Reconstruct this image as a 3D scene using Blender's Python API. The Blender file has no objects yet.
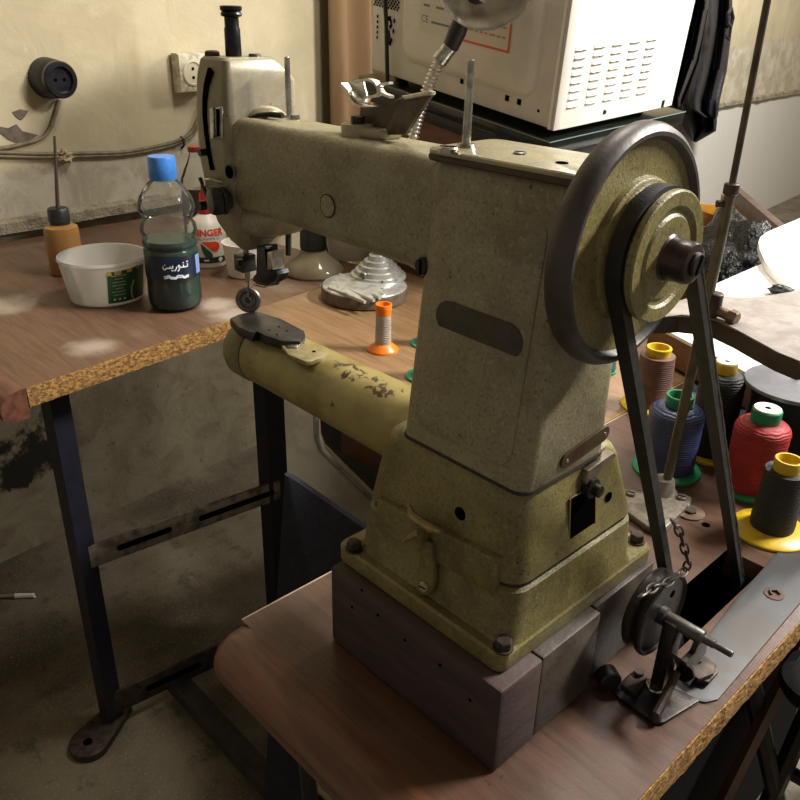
import bpy, bmesh, math, random
from mathutils import Vector, Matrix, noise
random.seed(7)
PI = math.pi
V = Vector
col = bpy.context.scene.collection

# ---------------------------------------------------------------- camera
TH, ROLL, AZ = math.radians(26), math.radians(1.5), math.radians(46)
CAM = V((0, 0, 1.2))
FH = V((-math.sin(AZ), math.cos(AZ), 0))
UPW = V((0, 0, 1))
FWD = FH * math.cos(TH) - UPW * math.sin(TH)
_r = FWD.cross(UPW).normalized()
_u = _r.cross(FWD)
RT = _r * math.cos(ROLL) + _u * math.sin(ROLL)
UP = _u * math.cos(ROLL) - _r * math.sin(ROLL)

def ray(px, py): return FWD + RT * ((px - 400) / 800) - UP * ((py - 400) / 800)
def at_z(px, py, z=.75):
    d = ray(px, py); return CAM + d * ((z - CAM.z) / d.z)
def at_x(px, py, x):
    d = ray(px, py); return CAM + d * ((x - CAM.x) / d.x)
def at_y(px, py, y):
    d = ray(px, py); return CAM + d * ((y - CAM.y) / d.y)
def at_n(px, py, p0, n=None):
    n = n or FH; d = ray(px, py); return CAM + d * ((V(p0) - CAM).dot(n) / d.dot(n))
def depth(p): return (V(p) - CAM).dot(FWD)
def m_px(n, p): return n * depth(p) / 800          # metres covered by n pixels at p
def lerp(a, b, t): return a + (b - a) * t

# ---------------------------------------------------------------- materials
MATS = {}
def lin(c):
    return tuple(((x / 255) / 12.92 if x / 255 <= .04045 else ((x / 255 + .055) / 1.055) ** 2.4) for x in c) + (1,)
class NT:
    def __init__(s, name):
        s.m = bpy.data.materials.new(name); s.m.use_nodes = True
        s.t = s.m.node_tree; s.t.nodes.clear()
        s.out = s.n('ShaderNodeOutputMaterial')
    def n(s, k, **kw):
        x = s.t.nodes.new(k)
        for a, b in kw.items(): setattr(x, a, b)
        return x
    def l(s, a, b): s.t.links.new(a, b)
    def noise(s, vec, scale, detail=6, rough=.6, dist=0):
        x = s.n('ShaderNodeTexNoise'); x.inputs['Scale'].default_value = scale
        x.inputs['Detail'].default_value = detail; x.inputs['Roughness'].default_value = rough
        x.inputs['Distortion'].default_value = dist
        s.l(vec, x.inputs['Vector']); return x.outputs['Fac']
    def ramp(s, fac, a, b):
        x = s.n('ShaderNodeMapRange'); x.inputs['From Min'].default_value = a; x.inputs['From Max'].default_value = b
        x.interpolation_type = 'SMOOTHSTEP'
        s.l(fac, x.inputs['Value']); return x.outputs['Result']
    def mul(s, a, b, op='MULTIPLY'):
        x = s.n('ShaderNodeMath', operation=op)
        for i, q in enumerate((a, b)):
            if isinstance(q, (int, float)): x.inputs[i].default_value = q
            else: s.l(q, x.inputs[i])
        return x.outputs[0]
    def mix(s, fac, a, b):
        x = s.n('ShaderNodeMix', data_type='RGBA')
        if isinstance(fac, (int, float)): x.inputs[0].default_value = fac
        else: s.l(fac, x.inputs[0])
        for i, q in ((6, a), (7, b)):
            if isinstance(q, tuple): x.inputs[i].default_value = q
            else: s.l(q, x.inputs[i])
        return x.outputs[2]
    def coord(s, sc=(1, 1, 1), loc=(0, 0, 0), rot=(0, 0, 0)):
        c = s.n('ShaderNodeTexCoord'); mp = s.n('ShaderNodeMapping')
        mp.inputs['Scale'].default_value = sc; mp.inputs['Location'].default_value = loc; mp.inputs['Rotation'].default_value = rot
        s.l(c.outputs['Object'], mp.inputs['Vector']); return mp.outputs['Vector']
    def bsdf(s, color, rough=.5, metal=0, bump=None, bstr=.3, bdist=.002, spec=.5, coat=0):
        b = s.n('ShaderNodeBsdfPrincipled')
        if isinstance(color, tuple): b.inputs['Base Color'].default_value = color
        else: s.l(color, b.inputs['Base Color'])
        if isinstance(rough, (int, float)): b.inputs['Roughness'].default_value = rough
        else: s.l(rough, b.inputs['Roughness'])
        if isinstance(metal, (int, float)): b.inputs['Metallic'].default_value = metal
        else: s.l(metal, b.inputs['Metallic'])
        b.inputs['Specular IOR Level'].default_value = spec
        b.inputs['Coat Weight'].default_value = coat
        if bump is not None:
            k = s.n('ShaderNodeBump'); k.inputs['Strength'].default_value = bstr; k.inputs['Distance'].default_value = bdist
            s.l(bump, k.inputs['Height']); s.l(k.outputs[0], b.inputs['Normal'])
        s.l(b.outputs[0], s.out.inputs[0]); return b

def mat(name, c1, c2=None, rough=.5, metal=0, scale=40, lo=.4, hi=.65, speck=None, speck_scale=400, speck_lo=.66,
        bstr=.15, bdist=.001, bscale=None, stretch=(1, 1, 1), rvar=0, spec=.5, coat=0):
    if name in MATS: return MATS[name]
    s = NT(name); v = s.coord(stretch)
    c = lin(c1)
    f = s.noise(v, scale)
    if c2: c = s.mix(s.ramp(f, lo, hi), c, lin(c2))
    if speck:
        g = s.noise(v, speck_scale, 3, .5)
        c = s.mix(s.mul(s.ramp(g, speck_lo, speck_lo + .06), s.ramp(f, .42, .6)), c, lin(speck))
    r = rough
    if rvar:
        r = s.mul(s.mul(f, rvar), rough - rvar * .5, 'ADD')
    b = s.noise(v, bscale or scale * 6, 4)
    s.bsdf(c, r, metal, b, bstr, bdist, spec, coat)
    MATS[name] = s.m; return s.m
def grimy(name, c1, c2, grime, rough):
    s = NT(name); v = s.coord()
    f = s.noise(v, 24); g = s.noise(v, 13, 7, .65, .5); k = s.noise(v, 150, 3); k2 = s.noise(v, 420, 3)
    c = s.mix(s.ramp(f, .4, .62), lin(c1), lin(c2))
    c = s.mix(s.mul(s.ramp(g, .50, .70), .55), c, lin(grime))
    c = s.mix(s.mul(s.ramp(k2, .52, .66), .55), c, lin(grime))
    c = s.mix(s.mul(s.ramp(s.noise(v, 300, 3), .55, .68), .35), c, lin(tuple(min(255, q * 1.25) for q in c1)))
    c = s.mix(s.mul(s.ramp(k, .66, .71), s.ramp(f, .42, .58)), c, lin((38, 31, 20)))
    s.bsdf(c, s.mul(s.mul(g, .3), rough - .15, 'ADD'), 0, s.noise(v, 620, 4), .4, .0009); return s.m

def clear_mat(name, tint, ior=1.45, rough=.04, cover=0.0, cover_col=(230, 230, 225)):
    """thin clear plastic or glass wall: transparent with a fresnel gloss, optionally milky"""
    s = NT(name)
    tr = s.n('ShaderNodeBsdfTransparent'); tr.inputs[0].default_value = lin(tint)
    gl = s.n('ShaderNodeBsdfGlossy'); gl.inputs['Roughness'].default_value = rough
    fr = s.n('ShaderNodeFresnel'); fr.inputs[0].default_value = ior
    base = tr.outputs[0]
    if cover:
        df = s.n('ShaderNodeBsdfDiffuse'); df.inputs[0].default_value = lin(cover_col)
        tl = s.n('ShaderNodeBsdfTranslucent'); tl.inputs[0].default_value = lin(cover_col)
        a = s.n('ShaderNodeMixShader'); a.inputs[0].default_value = .45
        s.l(df.outputs[0], a.inputs[1]); s.l(tl.outputs[0], a.inputs[2])
        bmix = s.n('ShaderNodeMixShader'); bmix.inputs[0].default_value = cover
        s.l(tr.outputs[0], bmix.inputs[1]); s.l(a.outputs[0], bmix.inputs[2]); base = bmix.outputs[0]
    mx = s.n('ShaderNodeMixShader')
    s.l(fr.outputs[0], mx.inputs[0]); s.l(base, mx.inputs[1]); s.l(gl.outputs[0], mx.inputs[2])
    s.l(mx.outputs[0], s.out.inputs[0]); return s.m

PAINT = grimy('olive beige hammered paint', (142, 134, 106), (126, 117, 88), (92, 82, 58), .42)
PAINT_LO = grimy('olive green hammered paint', (126, 116, 72), (106, 97, 57), (68, 58, 34), .40)
PAINT_WORN = mat('worn shiny beige paint', (166, 156, 126), (148, 140, 118), .28, .15, 60, speck=(60, 52, 38), speck_scale=260, bscale=600, bstr=.1, bdist=.0005, rvar=.2)
PAINT_BED = None
CHROME = mat('worn chrome', (190, 186, 178), (140, 134, 124), .25, 1, 120, rvar=.2)
BRIGHT = mat('bright chrome', (226, 222, 214), (196, 190, 180), .3, .75, 120)
STEEL = mat('dull steel', (128, 122, 114), (90, 84, 76), .4, .9, 90, rvar=.25)
DARKSTEEL = mat('dark oily steel', (62, 58, 55), (40, 36, 34), .42, .7, 80, rvar=.2)
IRON = mat('rusty brown iron', (74, 62, 54), (50, 40, 34), .55, .5, 70, rvar=.2)
RIM = mat('hand worn dark rim', (70, 63, 60), (54, 48, 45), .46, .2, 50, rvar=.15)
BLACK = mat('black plastic', (24, 23, 24), (34, 32, 32), .45, 0, 60)
RUBBER = mat('black belt rubber', (20, 19, 20), (34, 32, 30), .6, 0, 120, bstr=.3)
HOLE = mat('dark hollow', (7, 7, 7), None, 1, spec=0)
GROOVE = mat('dark grime seam', (44, 37, 24), None, .8)
WOODTOP = None
NAVY = mat('navy enamelled steel', (26, 26, 40), (20, 20, 30), .5, .1, 40, speck=(90, 84, 76), speck_scale=160, speck_lo=.72)
BLOCK = mat('old dark brown wood block', (66, 50, 46), (50, 38, 35), .7, 0, 20, stretch=(1, 1, 5), bstr=.3, bdist=.002, speck=(24, 18, 16), speck_scale=120, speck_lo=.7)
GREYBLOCK = mat('greasy grey brown wood block', (78, 67, 58), (56, 48, 42), .55, 0, 30, bstr=.25, bdist=.002)
WHITE_ENAMEL = mat('white enamel', (236, 234, 228), (228, 226, 218), .3, 0, 30)
GREY_ENAMEL = mat('pale grey enamel sheet', (214, 208, 196), (204, 198, 186), .4, 0, 14)
WHITE_PLASTIC = mat('white plastic', (232, 228, 218), (220, 214, 200), .4, 0, 40)

def board_mat(name, c1, c2, dusty, grain_rot, rough=.42, chalk=()):
    s = NT(name); v = s.coord((1, 1, 1), rot=(0, 0, grain_rot)); vs = s.coord((1.2, 14, 6), rot=(0, 0, grain_rot))
    g = s.noise(vs, 9, 8, .65, .4); g2 = s.noise(vs, 60, 4)
    c = s.mix(s.ramp(g, .3, .7), lin(c1), lin(c2))
    c = s.mix(s.mul(s.ramp(g2, .5, .75), .3), c, lin(tuple(x * .6 for x in c1)))
    p = s.noise(v, 5, 4, .55, .3)
    c = s.mix(s.mul(s.ramp(p, .55, .72), .55), c, lin(dusty))
    raw = s.coord(); wob = s.noise(raw, 22, 5)
    for cx, cy, cr in chalk:
        dn = s.n('ShaderNodeVectorMath', operation='DISTANCE'); s.l(raw, dn.inputs[0]); dn.inputs[1].default_value = (cx, cy, .75)
        dd_ = s.mul(dn.outputs['Value'], s.mul(wob, cr * .9), 'ADD')
        c = s.mix(s.mul(s.ramp(dd_, cr * 1.35, cr * .6), .6), c, lin((176, 164, 152)))
    sp = s.noise(v, 130, 3)
    c = s.mix(s.mul(s.ramp(sp, .68, .74), .6), c, lin((40, 28, 20)))
    r = s.mul(s.mul(p, .3), rough - .12, 'ADD')
    s.bsdf(c, r, 0, s.noise(v, 320, 4), .12, .001)
    return s.m
_o = V((-1.0, .268, 0)) + V((-math.sin(math.radians(8)), math.cos(math.radians(8)), 0)) * .3 + V((-math.cos(math.radians(8)), -math.sin(math.radians(8)), 0)) * .3
CHALK = [((at_z(*q) - _o).x, (at_z(*q) - _o).y, r) for q, r in (((5, 305), .07), ((92, 347), .05), ((232, 316), .06), ((216, 305), .05))]
WOODTOP = board_mat('brown wood laminate worktop', (92, 67, 54), (71, 51, 41), (108, 92, 82), 0, .31)
WOODTOP2 = board_mat('worn brown laminate side table', (104, 76, 57), (82, 59, 44), (126, 108, 94), .1, chalk=[tuple(q) for q in CHALK])
WOODTOP3 = board_mat('yellowish worn wood tabletop', (138, 108, 74), (114, 86, 60), (152, 128, 100), .5)
NOSE = mat('reddish brown varnished nosing', (104, 66, 50), (80, 50, 38), .4, 0, 14, stretch=(1, 8, 8), bstr=.1)
def chip_mat():
    s = NT('raw chipboard edge'); v = s.coord((1, 1, 1.6))
    vo = s.n('ShaderNodeTexVoronoi'); vo.inputs['Scale'].default_value = 260; s.l(v, vo.inputs['Vector'])
    n1 = s.noise(v, 150, 5)
    c = s.mix(s.ramp(n1, .35, .65), lin((104, 70, 30)), lin((164, 124, 66)))
    c = s.mix(s.ramp(vo.outputs['Distance'], .0, .22), lin((58, 38, 20)), c)
    s.bsdf(c, .85, 0, n1, .8, .004); return s.m
CHIP = chip_mat()

# ---------------------------------------------------------------- mesh builder
class MB:
    def __init__(s): s.bm = bmesh.new()
    def _m(s, vs, M):
        if M is not None:
            for v in vs: v.co = M @ v.co
    def loft(s, rings, cap=True, M=None, closed=False):
        R = [[s.bm.verts.new(p) for p in r] for r in rings]
        n = len(R[0])
        pairs = list(zip(R, R[1:])) + ([(R[-1], R[0])] if closed else [])
        for a, b in pairs:
            for i in range(n):
                j = (i + 1) % n
                try: s.bm.faces.new((a[i], a[j], b[j], b[i]))
                except ValueError: pass
        if cap and not closed:
            s.bm.faces.new(list(reversed(R[0]))); s.bm.faces.new(R[-1])
        s._m([v for r in R for v in r], M); return s
    def box(s, x0, x1, y0, y1, z0, z1, bev=0, M=None, seg=2):
        pts = [V((x, y, z)) for z in (z0, z1) for x, y in ((x0, y0), (x1, y0), (x1, y1), (x0, y1))]
        if M is not None: pts = [M @ p for p in pts]
        vs = [s.bm.verts.new(p) for p in pts]
        fs = [s.bm.faces.new([vs[i] for i in q]) for q in ((3, 2, 1, 0), (4, 5, 6, 7), (0, 1, 5, 4), (1, 2, 6, 5), (2, 3, 7, 6), (3, 0, 4, 7))]
        if bev:
            es = list({e for f in fs for e in f.edges})
            bmesh.ops.bevel(s.bm, geom=es, offset=bev, segments=seg, profile=.5, affect='EDGES')
        return s
    def prism(s, poly, vec, bev=0, seg=2):
        vec = V(vec); a = [s.bm.verts.new(V(p)) for p in poly]; b = [s.bm.verts.new(V(p) + vec) for p in poly]
        n = len(a); fs = [s.bm.faces.new(list(reversed(a))), s.bm.faces.new(b)]
        for i in range(n): fs.append(s.bm.faces.new((a[i], a[(i + 1) % n], b[(i + 1) % n], b[i])))
        if bev:
            es = list({e for f in fs[:2] for e in f.edges})
            bmesh.ops.bevel(s.bm, geom=es, offset=bev, segments=seg, profile=.5, affect='EDGES')
        return s
    def lathe(s, prof, n=32, M=None, cap=True):
        rings = [[V((max(r, 1e-5) * math.cos(2 * PI * i / n), max(r, 1e-5) * math.sin(2 * PI * i / n), z)) for i in range(n)] for r, z in prof]
        return s.loft(rings, cap, M)
    def cyl(s, p0, p1, r0, r1=None, n=20, bev=0):
        p0, p1 = V(p0), V(p1); r1 = r0 if r1 is None else r1; L = (p1 - p0).length
        M = Matrix.Translation(p0) @ (p1 - p0).to_track_quat('Z', 'Y').to_matrix().to_4x4()
        if bev: pr = [(r0 - bev, 0), (r0, bev), (r1, L - bev), (r1 - bev, L)]
        else: pr = [(r0, 0), (r1, L)]
        return s.lathe(pr, n, M)
    def ax(s, p, d, prof, n=32):
        """lathe about an axis through p along d"""
        M = Matrix.Translation(V(p)) @ V(d).to_track_quat('Z', 'Y').to_matrix().to_4x4()
        return s.lathe(prof, n, M)
    def tube(s, pts, r, n=8, closed=False, flat=None):
        pts = [V(p) for p in pts]; N = len(pts); rings = []
        rr = r if isinstance(r, (list, tuple)) else [r] * N
        T = []
        for i in range(N):
            if closed: t = pts[(i + 1) % N] - pts[i - 1]
            else: t = pts[min(i + 1, N - 1)] - pts[max(i - 1, 0)]
            T.append(t.normalized())
        nrm = T[0].orthogonal().normalized()
        if flat is not None: nrm = V(flat)
        for i in range(N):
            if flat is not None: nrm = V(flat)
            nrm = (nrm - T[i] * nrm.dot(T[i])).normalized(); b = T[i].cross(nrm)
            if flat is not None:
                w, h = rr[i]
                rings.append([pts[i] + nrm * w * a + b * h * c for a, c in ((-1, -1), (1, -1), (1, 1), (-1, 1))])
            else:
                rings.append([pts[i] + nrm * rr[i] * math.cos(2 * PI * k / n) + b * rr[i] * math.sin(2 * PI * k / n) for k in range(n)])
        return s.loft(rings, True, None, closed)
    def hexa(s, p, d, r, h):
        return s.cyl(p, V(p) + V(d).normalized() * h, r, r, 6, h * .12)
    def blob(s, c, rx, ry, rz, n=20, amp=0, fr=8, M=None):
        k = bmesh.ops.create_icosphere(s.bm, subdivisions=4, radius=1)
        for v in k['verts']:
            d = v.co.copy(); a = 1 + amp * noise.noise(d * fr * .3 + V(c) * 9) + amp * .5 * noise.noise(d * fr + V(c) * 5)
            v.co = V(c) + V((d.x * rx, d.y * ry, d.z * rz)) * a
            if M is not None: v.co = M @ v.co
        return s
    def build(s, name, m, parent=None, ang=35, flip=True):
        if flip: bmesh.ops.recalc_face_normals(s.bm, faces=s.bm.faces)
        ca = math.radians(ang)
        for f in s.bm.faces: f.smooth = True
        for e in s.bm.edges:
            if len(e.link_faces) == 2 and e.calc_face_angle(0) > ca: e.smooth = False
        me = bpy.data.meshes.new(name)
        o = bpy.data.objects.new(name, me); col.objects.link(o)
        off = V((0, 0, 0))
        if parent is not None:
            o.parent = parent; root = parent
            while root.parent: root = root.parent
            Mi = MW[root.name].inverted()
            for v in s.bm.verts: v.co = Mi @ v.co
        s.bm.to_mesh(me); s.bm.free()
        me.materials.append(m); return o
MW = {}
def thing(name, label, cat, loc=(0, 0, 0), rz=0, group=None):
    o = bpy.data.objects.new(name, None); col.objects.link(o); o.empty_display_size = .02
    o.location = loc; o.rotation_euler = (0, 0, rz); o['label'] = label; o['category'] = cat
    if group: o['group'] = group
    MW[o.name] = Matrix.Translation(V(loc)) @ Matrix.Rotation(rz, 4, 'Z')
    return o
def solo(mb, name, m, label, cat, group=None, loc=None, ang=35):
    """a thing that is one mesh, its origin set at loc"""
    loc = V(loc) if loc is not None else V((0, 0, 0))
    for v in mb.bm.verts: v.co -= loc
    o = mb.build(name, m, None, ang); o.location = loc
    o['label'] = label; o['category'] = cat
    if group: o['group'] = group
    MW[o.name] = Matrix.Translation(loc)
    return o
def structure(mb, name, m, ang=35):
    o = mb.build(name, m, None, ang); o['kind'] = 'structure'; MW[o.name] = Matrix.Identity(4); return o
def rr(cx, cy, hx, hy, r, n=6):
    """rounded rectangle, list of 2D points counter-clockwise"""
    r = min(r, hx * .999, hy * .999); out = []
    for sx, sy, a0 in ((1, 1, 0), (-1, 1, PI / 2), (-1, -1, PI), (1, -1, 1.5 * PI)):
        for k in range(n + 1):
            a = a0 + PI / 2 * k / n
            out.append((cx + sx * (hx - r) + r * math.cos(a), cy + sy * (hy - r) + r * math.sin(a)))
    return out
def rz_ring(x0, x1, y0, y1, r, z, n=6):
    return [V((x, y, z)) for x, y in rr((x0 + x1) / 2, (y0 + y1) / 2, (x1 - x0) / 2, (y1 - y0) / 2, r, n)]
def rx_ring(x, y0, y1, z0, z1, r, n=6):
    return [V((x, y, z)) for y, z in rr((y0 + y1) / 2, (z0 + z1) / 2, (y1 - y0) / 2, (z1 - z0) / 2, r, n)]
def text_verts(txt, size, bold=0):
    cu = bpy.data.curves.new('t', 'FONT'); cu.body = txt; cu.size = size; cu.align_x = 'CENTER'; cu.align_y = 'CENTER'; cu.resolution_u = 3; cu.offset = bold
    o = bpy.data.objects.new('t', cu); col.objects.link(o)
    dg = bpy.context.evaluated_depsgraph_get(); me = bpy.data.meshes.new_from_object(o.evaluated_get(dg))
    vs = [v.co.copy() for v in me.vertices]; fs = [tuple(p.vertices) for p in me.polygons]
    bpy.data.objects.remove(o); bpy.data.curves.remove(cu); bpy.data.meshes.remove(me)
    return vs, fs
def add_faces(mb, vs, fs):
    q = [mb.bm.verts.new(v) for v in vs]
    for f in fs:
        try: mb.bm.faces.new([q[i] for i in f])
        except ValueError: pass
def wrap(axis_p, r_of_z, ang0, z0):
    """maps flat (u, v) onto a lathed wall round a vertical axis"""
    def f(p, lift=.0006):
        z = z0 + p[1]; r = r_of_z(z) + lift; a = ang0 + p[0] / r
        return V((axis_p[0] + r * math.cos(a), axis_p[1] + r * math.sin(a), axis_p[2] + z))
    return f
def patch(mb, f, u0, u1, v0, v1, nu=10, nv=4, lift=.0006):
    g = [[mb.bm.verts.new(f((lerp(u0, u1, i / nu), lerp(v0, v1, j / nv)), lift)) for i in range(nu + 1)] for j in range(nv + 1)]
    for j in range(nv):
        for i in range(nu): mb.bm.faces.new((g[j][i], g[j][i + 1], g[j + 1][i + 1], g[j + 1][i]))
def face_cam(p): return math.atan2(CAM.y - p[1], CAM.x - p[0])

# ================================================================ setting
WA = math.radians(6)
WD = V((-math.sin(WA), math.cos(WA), 0)); WN = V((math.cos(WA), math.sin(WA), 0))      # along the wall, out of the wall
WP = V((-1.774, .65, 0)) - WD * .65
def wall(px, py): return at_n(px, py, WP, WN)
def wpt(s, z, out=0): return WP + WD * s + WN * out + V((0, 0, z))

def wall_mat():
    s = NT('old painted plaster'); c = s.n('ShaderNodeTexCoord'); v = c.outputs['Object']
    sep = s.n('ShaderNodeSeparateXYZ'); s.l(v, sep.inputs[0])
    n1 = s.noise(v, 2.2, 6, .6, .4); n2 = s.noise(v, 11, 8, .65, .6); n3 = s.noise(v, 60, 5)
    tan = s.mix(s.ramp(n1, .35, .65), lin((188, 176, 147)), lin((168, 156, 128)))
    tan = s.mix(s.mul(s.ramp(n2, .55, .75), .5), tan, lin((198, 188, 162)))
    vm = s.n('ShaderNodeMapping'); vm.inputs['Scale'].default_value = (1, 1, .12); s.l(v, vm.inputs['Vector'])
    st = s.noise(vm.outputs[0], 9, 5)
    tan = s.mix(s.mul(s.ramp(st, .56, .72), .35), tan, lin((150, 124, 82)))
    low = s.mix(s.ramp(n2, .35, .68), lin((158, 148, 128)), lin((186, 178, 160)))
    low = s.mix(s.mul(s.ramp(n3, .6, .75), .5), low, lin((110, 100, 82)))
    base = s.mix(s.ramp(n2, .4, .7), lin((150, 140, 116)), lin((128, 116, 92)))
    base = s.mix(s.mul(s.ramp(n3, .62, .7), .6), base, lin((70, 60, 46)))
    # paint boundary climbs slowly along the wall
    zb = s.mul(s.mul(s.mul(sep.outputs['Y'], -.045), sep.outputs['Z'], 'ADD'), s.mul(n2, .05), 'ADD')
    k = s.ramp(zb, .868, .892)
    u = s.mix(k, low, tan)
    zl = s.mul(sep.outputs['Z'], s.mul(n3, .01), 'ADD')
    far = s.ramp(sep.outputs['Y'], 1.8, 2.6)
    base = s.mix(far, base, lin((196, 192, 184)))
    low2 = s.mix(far, base, lin((196, 192, 184)))
    u = s.mix(s.ramp(zl, .775, .785), low2, u)
    # black mould near the foot
    md = s.noise(v, 5.5, 8, .7, .3); hz = s.mul(s.ramp(sep.outputs['Z'], .60, .22), s.ramp(sep.outputs['Z'], .10, .20))
    mf = s.ramp(s.mul(s.mul(md, .55), s.mul(hz, .34), 'ADD'), .55, .60)
    mf = s.mul(mf, s.ramp(sep.outputs['Y'], .66, .55))
    u = s.mix(mf, u, lin((40, 37, 32)))
    s.bsdf(u, .8, 0, n2, .35, .01, .3); return s.m
WALLM = wall_mat()
mb = MB()
a, b = wpt(-2.0, 0), wpt(6.6, 0)
mb.prism([a, b, b - WN * .15, a - WN * .15], (0, 0, 2.7))
structure(mb, 'wall_left', WALLM)
WALL2 = mat('pale plaster', (190, 178, 150), (176, 162, 132), .85, 0, 3)
mb = MB(); a2 = wpt(6.6, 0); mb.prism([a2, a2 + V((4.6, 0, 0)), a2 + V((4.6, .15, 0)), a2 + V((0, .15, 0))], (0, 0, 2.7)); structure(mb, 'wall_back', WALL2)

def floor_mat():
    s = NT('worn terrazzo concrete floor'); v = s.coord()
    n1 = s.noise(v, 2.5, 8, .65); n2 = s.noise(v, 14, 8, .7); n3 = s.noise(v, 190, 3)
    c = s.mix(s.ramp(n1, .38, .62), lin((118, 108, 90)), lin((78, 71, 60)))
    c = s.mix(s.mul(s.ramp(n2, .52, .66), .7), c, lin((62, 56, 46)))
    c = s.mix(s.mul(s.ramp(n3, .58, .66), .45), c, lin((168, 158, 132)))
    s.bsdf(c, s.mul(s.mul(n2, .4), .22, 'ADD'), 0, n3, .25, .002); return s.m
mb = MB(); mb.box(-2.6, 2.3, -2.0, 6.8, -.1, 0); structure(mb, 'floor', floor_mat())
mb = MB(); mb.box(-2.8, 2.6, -2.2, 7.0, 2.7, 2.8); structure(mb, 'ceiling', mat('grey ceiling paint', (178, 170, 150), None, .9))

# crumbling plaster ridge along the wall just above the side table
mb = MB(); rings = []
for i in range(90):
    s_ = -.4 + 7.0 * i / 89; k = V((s_ * 5, 0, 0))
    t = .018 + .012 * noise.noise(k * 1.7) ; z0 = .762 + .006 * noise.noise(k * 2.3 + V((3, 0, 0))); z1 = .782 + .006 * noise.noise(k * 3 + V((0, 5, 0)))
    rings.append([wpt(s_, z0, -.01), wpt(s_, z0, t), wpt(s_, z1, t * .9), wpt(s_, z1 + .012, -.01)])
mb.loft(rings); structure(mb, 'trim_1', mat('crumbling grey plaster', (150, 140, 118), (112, 102, 84), .9, 0, 30, bstr=.6, bdist=.01))

# flaked paint patch on the wall, left of the cable
mb = MB()
def flake(cx, cy, pts):
    P_ = [wall(cx + x, cy + y) + WN * .0008 for x, y in pts]
    mb.prism(P_, WN * .0012)
flake(0, 0, [(-3, 126), (8, 128), (16, 124), (22, 131), (38, 135), (30, 140), (18, 143), (8, 139), (0, 133)])
flake(0, 0, [(12, 112), (20, 109), (28, 111), (25, 116), (21, 120), (16, 117)])
FL = structure(mb, 'wall_left_bare_patch', mat('bare grey plaster patch', (104, 92, 80), (84, 74, 64), .9, 0, 60, bstr=.6))

# ================================================================ wall fittings
p = wall(47, 78)
sk = thing('power_socket', 'round black bakelite power socket on tan wall with cable below', 'socket', p)
mb = MB(); mb.ax(p, WN, [(.0, 0), (.040, 0), (.038, .03), (.034, .042), (.031, .046), (0, .046)], 40); mb.build('socket_body', BLACK, sk)
q = p + WN * .046
mb = MB(); mb.ax(q, WN, [(.031, -.004), (.0355, .0), (.0355, .01), (.033, .013), (.025, .013), (.023, .006), (0, .006)], 40); mb.build('socket_face', mat('glossy bakelite', (30, 31, 36), (22, 22, 26), .25), sk)
mb = MB()
for s_ in (-.0095, .0095): mb.ax(q + WD * s_ + WN * .0061, WN, [(0, 0), (.0035, 0), (.0035, .0006), (0, .0006)], 12)
mb.build('pin_hole', HOLE, sk)

p = wall(186, 72)
s2 = thing('wall_socket', 'cracked white square power socket half hidden behind machine head', 'socket', p)
mb = MB(); d = WD * .042; e = V((0, 0, .042))
mb.prism([p - d - e, p + d - e, p + d + e, p - d + e], WN * .035, .008); mb.build('socket_box', mat('old dirty white plaster', (206, 198, 176), (160, 148, 122), .7, 0, 60, bstr=.5), s2)
q = p + WN * .0352 - WD * .006
mb = MB(); mb.ax(q, WN, [(0, 0), (.028, 0), (.028, .002), (.024, .003), (.022, .0005), (0, .0005)], 30); mb.build('socket_face', mat('yellowed plastic', (196, 186, 158), None, .5), s2)
mb = MB()
for s_ in (-.0095, .0095): mb.ax(q + V((0, 0, s_)) + WN * .0006, WN, [(0, 0), (.0035, 0), (.0035, .001), (0, .001)], 12)
mb.build('pin_hole', HOLE, s2)

CABLE = mat('dusty grey cable', (120, 108, 84), (96, 86, 66), .7, 0, 60)
def wcable(pts, r, name, label):
    P_ = [wall(*q) + WN * (r + .001) for q in pts]
    # smooth
    out = []
    for i in range(len(P_) - 1):
        p0, p1, p2, p3 = P_[max(i - 1, 0)], P_[i], P_[i + 1], P_[min(i + 2, len(P_) - 1)]
        for k in range(6):
            t = k / 6
            out.append(.5 * ((2 * p1) + (p2 - p0) * t + (2 * p0 - 5 * p1 + 4 * p2 - p3) * t * t + (3 * p1 - p0 - 3 * p2 + p3) * t ** 3))
    out.append(P_[-1]); mb = MB(); mb.tube(out, r, 8); return solo(mb, name, CABLE, label, 'cable', None, P_[0])
wcable([(-30, 152), (0, 152), (40, 153.5), (80, 153), (120, 152), (150, 147), (175, 141), (188, 134), (195, 122), (199, 108)], .0042, 'power_cable', 'upper long grey cable curving up to the white square socket')
wcable([(-30, 156), (0, 156), (40, 157), (80, 156), (120, 154.5), (150, 150), (176, 143.5), (190, 136), (198, 124)], .0036, 'power_cable', 'lower long grey cable running beneath the other along the wall')
wcable([(-30, 150), (0, 148), (20, 144), (40, 138), (49, 128), (54, 114), (58, 100)], .0042, 'power_cable', 'short grey cable hanging from the round black socket')
p = wall(181, 142); mb = MB(); mb.tube([p + WN * .001 + V((0, 0, .012)), p + WN * .012 + V((0, 0, .006)), p + WN * .012 - V((0, 0, .006)), p + WN * .001 - V((0, 0, .014))], .003, 6)
solo(mb, 'cable_clip', IRON, 'small rusty clip holding both long cables near the white socket', 'clip', None, p)
p = wall(63, 156); mb = MB(); mb.blob(p + WN * .004, .016, .02, .013, amp=.7, fr=9); solo(mb, 'plaster_lump', mat('plaster dab', (176, 164, 130), (150, 136, 104), .9), 'rough plaster lump stuck over the cables on the tan wall', 'plaster', None, p)

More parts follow.
